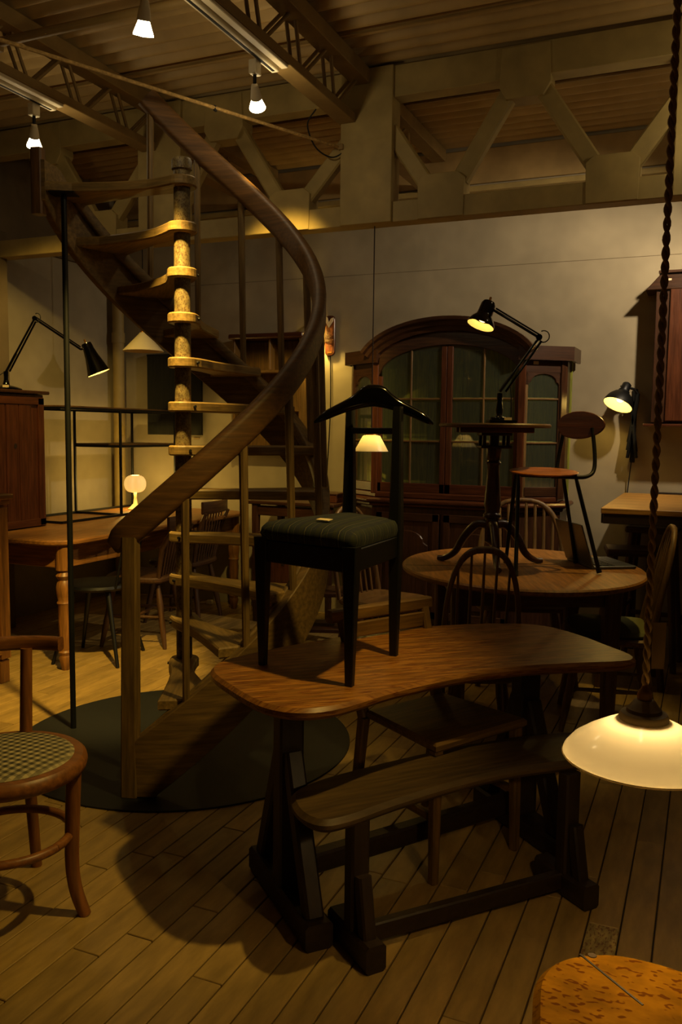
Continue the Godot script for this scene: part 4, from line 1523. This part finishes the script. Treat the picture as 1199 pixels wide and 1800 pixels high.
func desk_group() -> void:
	var o := thing("pine_desk", "long pine table with turned legs along the left wall", "table", Vector3(-3.70, 0, -4.6))
	var out := []
	for q in rounded(1.06, 2.04, 0.16, 6):
		out.append(q)
	part(o, "table_top", plate(begin(), out, 0.705, 0.735, 0.008, Basis(), Vector3.ZERO, true), M.pine_z)
	part(o, "apron", bx(Vector3(0.45, 0.64, 0), Vector3(0.022, 0.13, 1.84)), M.pine_z)
	part(o, "apron", bx(Vector3(0.0, 0.64, 0.93), Vector3(0.88, 0.13, 0.022)), M.pine_x)
	for q in [[0.45, 0.92], [0.45, -0.92], [-0.45, 0.92], [-0.45, -0.92]]:
		turned_leg(o, Vector3(q[0], 0, q[1]), 0.705, M.pine_y)
	var dy := 0.735
	# cupboard standing on the desk
	var k := thing("desk_cupboard", "reddish pine cupboard standing on the near end of the pine table", "cupboard", Vector3(-3.99, dy, -3.87))
	part(k, "carcass", bx(Vector3(-0.01, 0.405, 0), Vector3(0.40, 0.81, 0.56)), M.mahog_lit_y)
	part(k, "cap", bx(Vector3(0.0, 0.822, 0), Vector3(0.45, 0.02, 0.60), Basis(), 0.006), M.mahog_x)
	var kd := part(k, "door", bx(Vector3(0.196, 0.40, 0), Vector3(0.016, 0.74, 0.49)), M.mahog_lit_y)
	for z in [-0.235, 0.235]:
		part(kd, "stile", bx(Vector3(0.208, 0.40, z), Vector3(0.012, 0.78, 0.05)), M.mahog_lit_y)
	for y in [0.03, 0.77]:
		part(kd, "rail", bx(Vector3(0.208, y, 0), Vector3(0.012, 0.045, 0.52)), M.mahog_lit_z)
	for z in [-0.105, 0.0, 0.105]:
		part(kd, "door_board", bx(Vector3(0.206, 0.40, z), Vector3(0.008, 0.70, 0.10)), M.mahog_lit_y)
	part(kd, "knot", plate(begin(), ellipse(0.012, 0.016, 12), 0.0, 0.001, 0.0001, Basis(Vector3.BACK, Vector3.RIGHT, Vector3.UP), Vector3(0.2105, 0.5, -0.02)), M.dark_x)
	# lamp on the cupboard
	var lb := Vector3(-3.86, dy + 0.832, -3.91)
	var l := thing("desk_lamp", "black jointed desk lamp with conical shade on top of the reddish cupboard", "lamp", lb)
	part(l, "base", lathe(begin(), [Vector2(0.0, 0.028), Vector2(0.03, 0.026), Vector2(0.075, 0.014), Vector2(0.09, 0.006), Vector2(0.09, 0.0), Vector2(0.0, 0.0)], 28), M.black_gloss)
	part(l, "pillar", lathe(begin(), [Vector2(0.0, 0.11), Vector2(0.014, 0.108), Vector2(0.013, 0.06), Vector2(0.02, 0.03), Vector2(0.03, 0.022), Vector2(0.0, 0.02)], 14), M.black_gloss)
	part(l, "price_tag", bx(Vector3(0.06, 0.018, 0.065), Vector3(0.036, 0.014, 0.001), Basis(Vector3.UP, 0.5), 0.0), M.paper)
	part(l, "flex", tube(begin(), spline([Vector3(-0.01, 0.1, 0.01), Vector3(-0.04, 0.06, 0.06), Vector3(-0.09, 0.012, 0.12)], 5, false), 0.003, 6), M.cord)
	arm_lamp(l, Vector3(0.0, 0.105, 0), Vector3(0.125, 0.425, -0.11), Vector3(0.315, 0.255, -0.29), Vector3(0.40, 0.115, -0.35), Vector3(0.30, -0.90, -0.22), [Vector2(0.072, 0.0), Vector2(0.066, 0.02), Vector2(0.054, 0.06), Vector2(0.042, 0.105), Vector2(0.034, 0.15), Vector2(0.031, 0.185), Vector2(0.028, 0.192), Vector2(0.0, 0.194)], 0.05)
	# black metal shelf frame on the desk
	var s := thing("shelf_frame", "black steel shelf frame with wooden boards standing on the pine table", "shelf", Vector3(0, dy, 0))
	var xf := -3.77
	var xr := -4.17
	var zn := -4.26
	var zm := -4.86
	var zf := -5.52
	var hh := 0.735
	for q in [[xf, zm], [xf, zf], [xr, zm], [xr, zf]]:
		part(s, "upright", bx(Vector3(q[0], hh / 2, q[1]), Vector3(0.016, hh, 0.016), Basis(), 0.002), M.black_steel)
	for q in [[xf, zn, xf, zf, 0.008], [xr, zn, xr, zf, 0.008], [xf, zn, xr, zn, 0.008], [xf, zf, xr, zf, 0.008], [xf, zm, xr, zm, 0.008], [xf, zn, xf, zf, hh], [xr, zn, xr, zf, hh], [xf, zn, xr, zn, hh], [xf, zf, xr, zf, hh], [xf, zm, xf, zf, 0.485], [xr, zm, xr, zf, 0.485], [xf, zm, xr, zm, 0.485], [xf, zf, xr, zf, 0.485]]:
		part(s, "frame_bar", bar(begin(), Vector3(q[0], q[4], q[1]), Vector3(q[2], q[4], q[3]), 0.014, 0.016), M.black_steel)
	part(s, "shelf_board", bx(Vector3((xf + xr) / 2, hh + 0.012, (zn + zf) / 2), Vector3(xf - xr, 0.012, zn - zf)), M.elm_z)
	part(s, "shelf_board", bx(Vector3((xf + xr) / 2, 0.497, (zm + zf) / 2), Vector3(xf - xr, 0.012, zm - zf)), M.elm_z)
	# lit table lamp
	var tl := thing("table_lamp", "small lit table lamp with a lobed cream globe shade on the pine table", "lamp", Vector3(-3.98, dy, -5.30))
	part(tl, "foot", lathe(begin(), [Vector2(0.0, 0.13), Vector2(0.012, 0.13), Vector2(0.010, 0.09), Vector2(0.016, 0.045), Vector2(0.045, 0.014), Vector2(0.058, 0.006), Vector2(0.058, 0.0), Vector2(0.0, 0.0)], 24), M.opal_thin)
	var rings := []
	for i in 15:
		var a := -PI / 2 + PI * (0.06 + 0.88 * i / 14)
		var ring := []
		for j in 48:
			var b := TAU * j / 48
			var lob := 1.0 - 0.2 * pow(absf(cos(b * 3.0)), 5.0)
			var r := 0.082 * pow(cos(a), 0.6) * lob
			ring.append(Vector3(cos(b) * r, 0.195 + 0.066 * sin(a), sin(b) * r))
		rings.append(ring)
	part(tl, "shade", loft(begin(), rings, true, false), M.shade_lit, "glowing cream lobed shade")
	glow(Vector3(-3.98, dy + 0.195, -5.30), 0.16, 0.04)
	# chairs at the desk
	black_chair()
	stick_chair("lath-back stick chair drawn up to the pine table, nearer the newel post", Vector3(-3.25, 0, -4.42), -75.0, 1, "brown", 6, 0.82)
	stick_chair("lath-back stick chair at the far end of the pine table", Vector3(-3.38, 0, -5.06), -82.0, 1, "brown", 7, 0.86)
	# pine cabinet cut by the left border
	var p := thing("pine_cabinet", "pine cabinet with a panelled door cut by the left edge of the picture", "cabinet", Vector3(-3.62, 0, -3.06))
	part(p, "carcass", bx(Vector3(-0.01, 0.53, 0), Vector3(0.50, 0.84, 0.66)), M.pine_y)
	part(p, "cornice", bx(Vector3(0, 0.985, 0), Vector3(0.56, 0.03, 0.72), Basis(), 0.010), M.pine_z)
	part(p, "cornice_step", bx(Vector3(0, 0.958, 0), Vector3(0.53, 0.03, 0.69), Basis(), 0.008), M.pine_z)
	var pd := part(p, "door", bx(Vector3(0.246, 0.55, 0.0), Vector3(0.014, 0.76, 0.56)), M.pine_y)
	for z in [-0.295, 0.295]:
		part(pd, "stile", bx(Vector3(0.258, 0.53, z), Vector3(0.016, 0.80, 0.065)), M.pine_y)
	part(pd, "rail", bx(Vector3(0.258, 0.90, 0), Vector3(0.016, 0.075, 0.53)), M.pine_z)
	part(pd, "rail", bx(Vector3(0.258, 0.20, 0), Vector3(0.016, 0.09, 0.53)), M.pine_z)
	for q in [[0.225, 0.295], [0.225, -0.295], [-0.22, 0.295], [-0.22, -0.295]]:
		part(p, "foot", bx(Vector3(q[0], 0.06, q[1]), Vector3(0.06, 0.12, 0.06)), M.pine_y)


func black_chair() -> void:
	var o := thing("black_stick_chair", "small black chair with thin stick legs at the near end of the pine table", "chair", Vector3(-3.25, 0, -3.97), -75.0)
	part(o, "seat", lathe(begin(), [Vector2(0.0, 0.452), Vector2(0.15, 0.455), Vector2(0.19, 0.45), Vector2(0.195, 0.435), Vector2(0.17, 0.418), Vector2(0.0, 0.41)], 28), M.black_paint)
	for q in [[-0.10, 0.10], [0.10, 0.10], [-0.10, -0.10], [0.10, -0.10]]:
		part(o, "leg", tube(begin(), [Vector3(q[0], 0.42, q[1]), Vector3(q[0] * 1.95, 0.0, q[1] * 1.95)], [0.017, 0.010], 9), M.black_paint)
	for x in [-0.115, -0.04, 0.04, 0.115]:
		part(o, "back_stick", tube(begin(), [Vector3(x, 0.44, -0.155), Vector3(x * 1.25, 0.80, -0.235)], 0.0075, 7), M.black_paint)
	var cr := []
	for i in 9:
		var t := -1.0 + 2.0 * i / 8
		cr.append(Vector3(t * 0.19, 0.80, -0.235 - 0.025 * (1 - t * t)))
	part(o, "top_rail", sweep(begin(), cr, rounded(0.022, 0.05, 0.009, 2)), M.black_paint)


# ====================================================== things on the walls and small hanging lamps
func wall_things() -> void:
	# dark picture
	var p := thing("wall_picture", "large dark unframed panel picture on the wall behind the column", "picture", Vector3(-3.88, 1.61, BACK))
	part(p, "panel", bx(Vector3(0, 0, 0.018), Vector3(0.50, 0.62, 0.03)), M.canvas_dark)
	part(p, "edge", bx(Vector3(0, 0.314, 0.016), Vector3(0.51, 0.012, 0.034)), M.rubber)
	part(p, "title_card", bx(Vector3(0.19, -0.335, 0.004), Vector3(0.05, 0.014, 0.002), Basis(), 0.0), M.rust)
	# switched-off cone lamp
	var c := thing("cone_lamp", "unlit white cone pendant lamp half hidden behind the stair string", "lamp", Vector3(-3.60, 1.875, -4.9))
	part(c, "shade", shell(begin(), [Vector2(0.140, 0.0), Vector2(0.136, 0.004), Vector2(0.03, 0.115), Vector2(0.022, 0.125)], 0.003, 36), M.opal_thin)
	part(c, "cap", tube(begin(), [Vector3(0, 0.115, 0), Vector3(0, 0.16, 0)], [0.022, 0.010], 12), M.brass)
	part(c, "cord", tube(begin(), [Vector3(0, 0.15, 0), Vector3(0, CEIL - 1.875, 0)], 0.003, 6), M.cord)
	# lit pendant before the china cabinet
	var at := Vector3(-1.69, 1.24, -4.33)
	var d := thing("cone_pendant_lamp", "lit cream glass pendant lamp hanging in front of the china cabinet", "lamp", at)
	part(d, "shade", skin(begin(), [Vector2(0.092, 0.0), Vector2(0.090, 0.004), Vector2(0.050, 0.078), Vector2(0.046, 0.084), Vector2(0.022, 0.088)], 0.0015, 40), M.opal_thin)
	part(d, "cap", lathe(begin(), [Vector2(0.0, 0.125), Vector2(0.008, 0.122), Vector2(0.012, 0.108), Vector2(0.030, 0.10), Vector2(0.034, 0.088), Vector2(0.0, 0.087)], 18), M.brass)
	part(d, "bulb", lathe(begin(), [Vector2(0.0, 0.075), Vector2(0.014, 0.07), Vector2(0.022, 0.045), Vector2(0.012, 0.025), Vector2(0.0, 0.022)], 12), M.bulb_soft)
	part(d, "cord", tube(begin(), [Vector3(0, 0.12, 0), Vector3(0, 1.19, 0)], 0.003, 6), M.braid_dark)
	glow(at + Vector3(0, 0.045, 0), 0.055, 0.02)
	# wall sconce
	var s := thing("wall_sconce", "wooden wall bracket lamp with a white shade glowing beside the handrail", "lamp", Vector3(-2.55, 1.885, BACK))
	var bp := []
	for q in rounded(0.078, 0.285, 0.03, 5):
		bp.append(q + Vector2(0, 0.1425))
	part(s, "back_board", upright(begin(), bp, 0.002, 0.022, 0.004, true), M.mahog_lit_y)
	part(s, "bracket", upright(begin(), [Vector2(-0.045, 0.285), Vector2(-0.018, 0.272), Vector2(-0.006, 0.235), Vector2(0.012, 0.262), Vector2(0.03, 0.268), Vector2(0.028, 0.245), Vector2(-0.006, 0.198), Vector2(-0.034, 0.245)], 0.022, 0.032, 0.002), M.white_paint)
	part(s, "arm", tube(begin(), [Vector3(-0.03, 0.27, 0.028), Vector3(-0.06, 0.25, 0.06), Vector3(-0.085, 0.215, 0.075)], 0.007, 8), M.white_paint)
	var xf := Transform3D(Basis(Vector3.BACK, 0.25), Vector3(-0.088, 0.175, 0.078))
	part(s, "shade", skin(begin(), [Vector2(0.036, -0.062), Vector2(0.034, -0.03), Vector2(0.026, 0.0), Vector2(0.014, 0.026), Vector2(0.006, 0.034)], 0.0015, 24, xf), M.opal_thin)
	part(s, "bulb", lathe(begin(), [Vector2(0.0, 0.02), Vector2(0.010, 0.012), Vector2(0.016, -0.01), Vector2(0.012, -0.03), Vector2(0.0, -0.036)], 12, xf), M.bulb_soft)
	part(s, "maker_plate", bx(Vector3(0, 0.022, 0.0235), Vector3(0.036, 0.012, 0.002), Basis(), 0.0), M.brass)
	part(s, "cord", tube(begin(), spline([Vector3(0, 0.0, 0.008), Vector3(0.005, -0.4, 0.008), Vector3(-0.02, -0.9, 0.008), Vector3(-0.03, -1.3, 0.008)], 5, false), 0.004, 6), M.cord)
	glow(Vector3(-2.638, 2.05, BACK + 0.078), 0.5, 0.015)
	# hanging wall cabinet cut by the right border
	var w := thing("wall_cabinet", "red-brown wall cabinet hanging at the right edge", "cabinet", Vector3(0.02, 1.40, BACK))
	part(w, "carcass", bx(Vector3(0, 0.42, 0.10), Vector3(0.72, 0.80, 0.19)), M.mahog_y)
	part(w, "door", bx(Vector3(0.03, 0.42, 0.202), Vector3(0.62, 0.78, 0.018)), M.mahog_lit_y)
	part(w, "shelf", bx(Vector3(0.0, 0.005, 0.115), Vector3(0.80, 0.016, 0.24)), M.mahog_lit_x)
	var roofp := [Vector2(-0.40, 0.80), Vector2(-0.36, 0.80), Vector2(-0.36, 0.84), Vector2(-0.32, 0.90), Vector2(0.32, 0.90), Vector2(0.36, 0.84), Vector2(0.40, 0.80)]
	part(w, "cornice", upright(begin(), [Vector2(-0.42, 0.805), Vector2(-0.335, 0.90), Vector2(0.335, 0.90), Vector2(0.42, 0.805)], 0.0, 0.215, 0.004), M.mahog_x)
	part(w, "cap", bx(Vector3(0, 0.905, 0.115), Vector3(0.70, 0.016, 0.235)), M.mahog_x)
	part(w, "price_tag", bx(Vector3(-0.29, 0.86, 0.218), Vector3(0.026, 0.012, 0.002), Basis(), 0.0), M.paper)
	# scissor lamp
	var q := thing("scissor_lamp", "black scissor-arm wall lamp with a lit dome shade near the right edge", "lamp", Vector3(-0.45, 1.40, BACK + 0.02))
	part(q, "wall_plate", bx(Vector3(0.0, 0.0, -0.012), Vector3(0.03, 0.46, 0.012)), M.black_steel)
	for k in 5:
		var z := 0.01 + 0.017 * k
		var hi := 0.20 - 0.03 * (k % 2)
		part(q, "scissor_bar", bar(begin(), Vector3(-0.026, -0.20 + 0.05 * (k % 3), z), Vector3(0.022, hi, z), 0.013, 0.016), M.black_steel)
		part(q, "scissor_bar", bar(begin(), Vector3(0.026, -0.20 + 0.04 * (k % 2), z), Vector3(-0.018, hi - 0.02, z), 0.013, 0.016), M.black_steel)
		part(q, "rivet", tube(begin(), [Vector3(0, 0.0, z - 0.008), Vector3(0, 0.0, z + 0.008)], 0.007, 8), M.black_steel)
	part(q, "neck", tube(begin(), [Vector3(0.02, 0.20, 0.08), Vector3(0.0, 0.225, 0.10), Vector3(-0.035, 0.235, 0.12)], 0.008, 8), M.black_steel)
	var dd := Vector3(-0.30, -0.86, 0.42).normalized()
	var side := dd.cross(Vector3.UP).normalized()
	var x2 := Transform3D(Basis(side, -dd, side.cross(-dd)), Vector3(-0.085, 0.125, 0.17))
	var pf := [Vector2(0.092, 0.0), Vector2(0.089, 0.018), Vector2(0.076, 0.05), Vector2(0.054, 0.078), Vector2(0.036, 0.09), Vector2(0.035, 0.102), Vector2(0.029, 0.104), Vector2(0.027, 0.15), Vector2(0.018, 0.158), Vector2(0.0, 0.16)]
	var sh := part(q, "shade", shell(begin(), pf, 0.0025, 36, x2), M.black_paint)
	part(sh, "liner", lathe(begin(), [Vector2(0.0885, 0.0008), Vector2(0.0855, 0.018), Vector2(0.0725, 0.049), Vector2(0.050, 0.076), Vector2(0.004, 0.086)], 36, x2, true), M.inner_white)
	part(q, "switch", tube(begin(), [x2 * Vector3(0.024, 0.135, 0), x2 * Vector3(0.044, 0.14, 0)], 0.005, 8), M.black_steel)
	part(q, "bulb", lathe(begin(), [Vector2(0.0, 0.024), Vector2(0.016, 0.028), Vector2(0.024, 0.044), Vector2(0.016, 0.066), Vector2(0.0, 0.07)], 12, x2), M.bulb_soft)
	glow(q.position + x2 * Vector3(0, 0.04, 0), 0.055, 0.018)
	part(q, "cord", tube(begin(), [Vector3(0.0, -0.2, 0.03), Vector3(-0.02, -0.42, 0.0)], 0.004, 6), M.cord)


# ====================================================== counter on the right
func counter_group() -> void:
	var o := thing("work_counter", "long pale wooden counter top along the right of the back wall", "counter", Vector3(0.45, 0, -5.05))
	part(o, "counter_top", bx(Vector3(0, 0.965, 0), Vector3(1.88, 0.03, 1.22), Basis(), 0.004), M.counter_x)
	part(o, "edge_band", bx(Vector3(0, 0.925, 0.59), Vector3(1.86, 0.05, 0.03)), M.dark_x)
	part(o, "edge_band", bx(Vector3(-0.925, 0.925, 0), Vector3(0.03, 0.05, 1.18)), M.dark_z)
	part(o, "back_strip", bx(Vector3(0.08, 0.985, -0.60), Vector3(1.7, 0.015, 0.02)), M.dark_x)
	for q in [[-0.86, -0.55], [0.86, 0.5], [0.86, -0.55]]:
		part(o, "leg", bx(Vector3(q[0], 0.45, q[1]), Vector3(0.05, 0.90, 0.05)), M.dark_y)
	part(o, "foot_rail", bx(Vector3(0.15, 0.21, -0.55), Vector3(1.5, 0.06, 0.03)), M.dark_x)
	stool("dark four-legged wooden stool under the counter, nearer the laptop", Vector3(-0.36, 0, -4.82), 0.74, 10.0)
	stool("taller dark wooden stool under the counter, behind the other stool", Vector3(-0.28, 0, -5.25), 0.82, -5.0)


func stool(label: String, at: Vector3, h: float, turn: float) -> void:
	var o := thing("wooden_stool", label, "stool", at, turn, "stools under the counter")
	part(o, "seat", bx(Vector3(0, h - 0.018, 0), Vector3(0.28, 0.036, 0.24), Basis(), 0.010), M.brown_x)
	for q in [[-1, -1], [1, -1], [-1, 1], [1, 1]]:
		part(o, "leg", bar(begin(), Vector3(q[0] * 0.10, h - 0.03, q[1] * 0.085), Vector3(q[0] * 0.16, 0, q[1] * 0.14), 0.036, 0.036, 0.03, 0.03), M.brown_y)
	for k in [-1.0, 1.0]:
		part(o, "stretcher", bar(begin(), Vector3(-0.135, 0.28, 0.118 * k), Vector3(0.135, 0.28, 0.118 * k), 0.02, 0.026), M.brown_x)
		part(o, "stretcher", bar(begin(), Vector3(0.128 * k, 0.36, -0.11), Vector3(0.128 * k, 0.36, 0.11), 0.02, 0.026), M.brown_z)


# ====================================================== furniture behind the stair
func back_corner() -> void:
	# plate rack shelf on the wall
	var o := thing("wall_shelf_unit", "open wooden shelf unit with a moulded top on the wall behind the stair", "shelf", Vector3(-2.98, 1.19, BACK))
	part(o, "back_panel", bx(Vector3(0, 0.41, 0.008), Vector3(0.54, 0.80, 0.014)), M.oak_y)
	for sx in [-1.0, 1.0]:
		part(o, "side", bx(Vector3(sx * 0.272, 0.41, 0.09), Vector3(0.02, 0.82, 0.18)), M.oak_y)
	for y in [0.02, 0.30, 0.58]:
		part(o, "shelf", bx(Vector3(0, y, 0.09), Vector3(0.53, 0.018, 0.17)), M.oak_x)
	part(o, "divider", bx(Vector3(0.02, 0.70, 0.09), Vector3(0.016, 0.22, 0.165)), M.oak_y)
	part(o, "cornice", bx(Vector3(0, 0.832, 0.10), Vector3(0.61, 0.036, 0.22), Basis(), 0.010), M.mahog_lit_x)
	part(o, "finial", lathe(begin(), [Vector2(0.0, 0.875), Vector2(0.008, 0.868), Vector2(0.006, 0.856), Vector2(0.01, 0.85), Vector2(0.0, 0.849)], 10, Transform3D(Basis(), Vector3(-0.2, 0, 0.15))), M.dark_y)
	# writing table with a small drawer box
	var t := thing("side_table", "dark red side table with a cupboard under it behind the stair", "table", Vector3(-2.62, 0, -5.42))
	part(t, "table_top", bx(Vector3(0, 0.845, 0), Vector3(0.66, 0.024, 0.46), Basis(), 0.006), M.mahog_x)
	for q in [[-0.28, 0.19], [0.28, 0.19], [-0.28, -0.19], [0.28, -0.19]]:
		part(t, "leg", bar(begin(), Vector3(q[0], 0.835, q[1]), Vector3(q[0], 0.0, q[1]), 0.05, 0.05, 0.034, 0.034), M.mahog_y)
	part(t, "apron", bx(Vector3(0, 0.79, 0.195), Vector3(0.52, 0.07, 0.02)), M.mahog_x)
	var cu := part(t, "cupboard", bx(Vector3(-0.13, 0.32, 0.06), Vector3(0.30, 0.64, 0.30)), M.mahog_y)
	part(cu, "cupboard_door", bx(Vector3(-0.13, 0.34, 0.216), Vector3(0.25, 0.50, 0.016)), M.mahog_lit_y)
	part(cu, "latch", bx(Vector3(-0.05, 0.44, 0.228), Vector3(0.02, 0.05, 0.012)), M.dark_y)
	var b := thing("small_drawer_box", "small reddish wooden box standing on the side table beside the cabinet", "box", Vector3(-2.40, 0.857, -5.40))
	part(b, "body", bx(Vector3(0, 0.026, 0), Vector3(0.15, 0.052, 0.18)), M.mahog_lit_x)
	part(b, "lid", bx(Vector3(0, 0.058, 0), Vector3(0.16, 0.012, 0.19)), M.mahog_x)
	# slatted stool stack
	stepstool()
	# white plug on the floor by the wall
	var pl := thing("power_adapter", "small white power adapter lying on the floor by the back wall", "adapter", Vector3(-3.50, 0.0, -5.58))
	part(pl, "body", bx(Vector3(0, 0.016, 0), Vector3(0.05, 0.032, 0.036), Basis(Vector3.UP, 0.3), 0.006), M.white_paint)
	part(pl, "lead", tube(begin(), spline([Vector3(-0.02, 0.012, 0), Vector3(-0.12, 0.006, 0.02), Vector3(-0.25, 0.006, -0.03)], 5, false), 0.004, 6), M.white_paint)


func stepstool() -> void:
	var o := thing("step_stool", "dark wooden step stool standing behind the stair string", "stool", Vector3(-2.12, 0, -4.75), 20.0)
	for sx in [-1.0, 1.0]:
		for sz in [-1.0, 1.0]:
			part(o, "leg", bar(begin(), Vector3(sx * 0.17, 0.60, sz * 0.12), Vector3(sx * 0.20, 0, sz * 0.15), 0.036, 0.036), M.mahog_y)
		part(o, "stretcher", bar(begin(), Vector3(sx * 0.188, 0.22, -0.13), Vector3(sx * 0.188, 0.22, 0.13), 0.018, 0.03), M.mahog_z)
	for y in [0.61, 0.36, 0.14]:
		part(o, "step", bx(Vector3(0, y, 0), Vector3(0.40, 0.024, 0.27)), M.mahog_x)
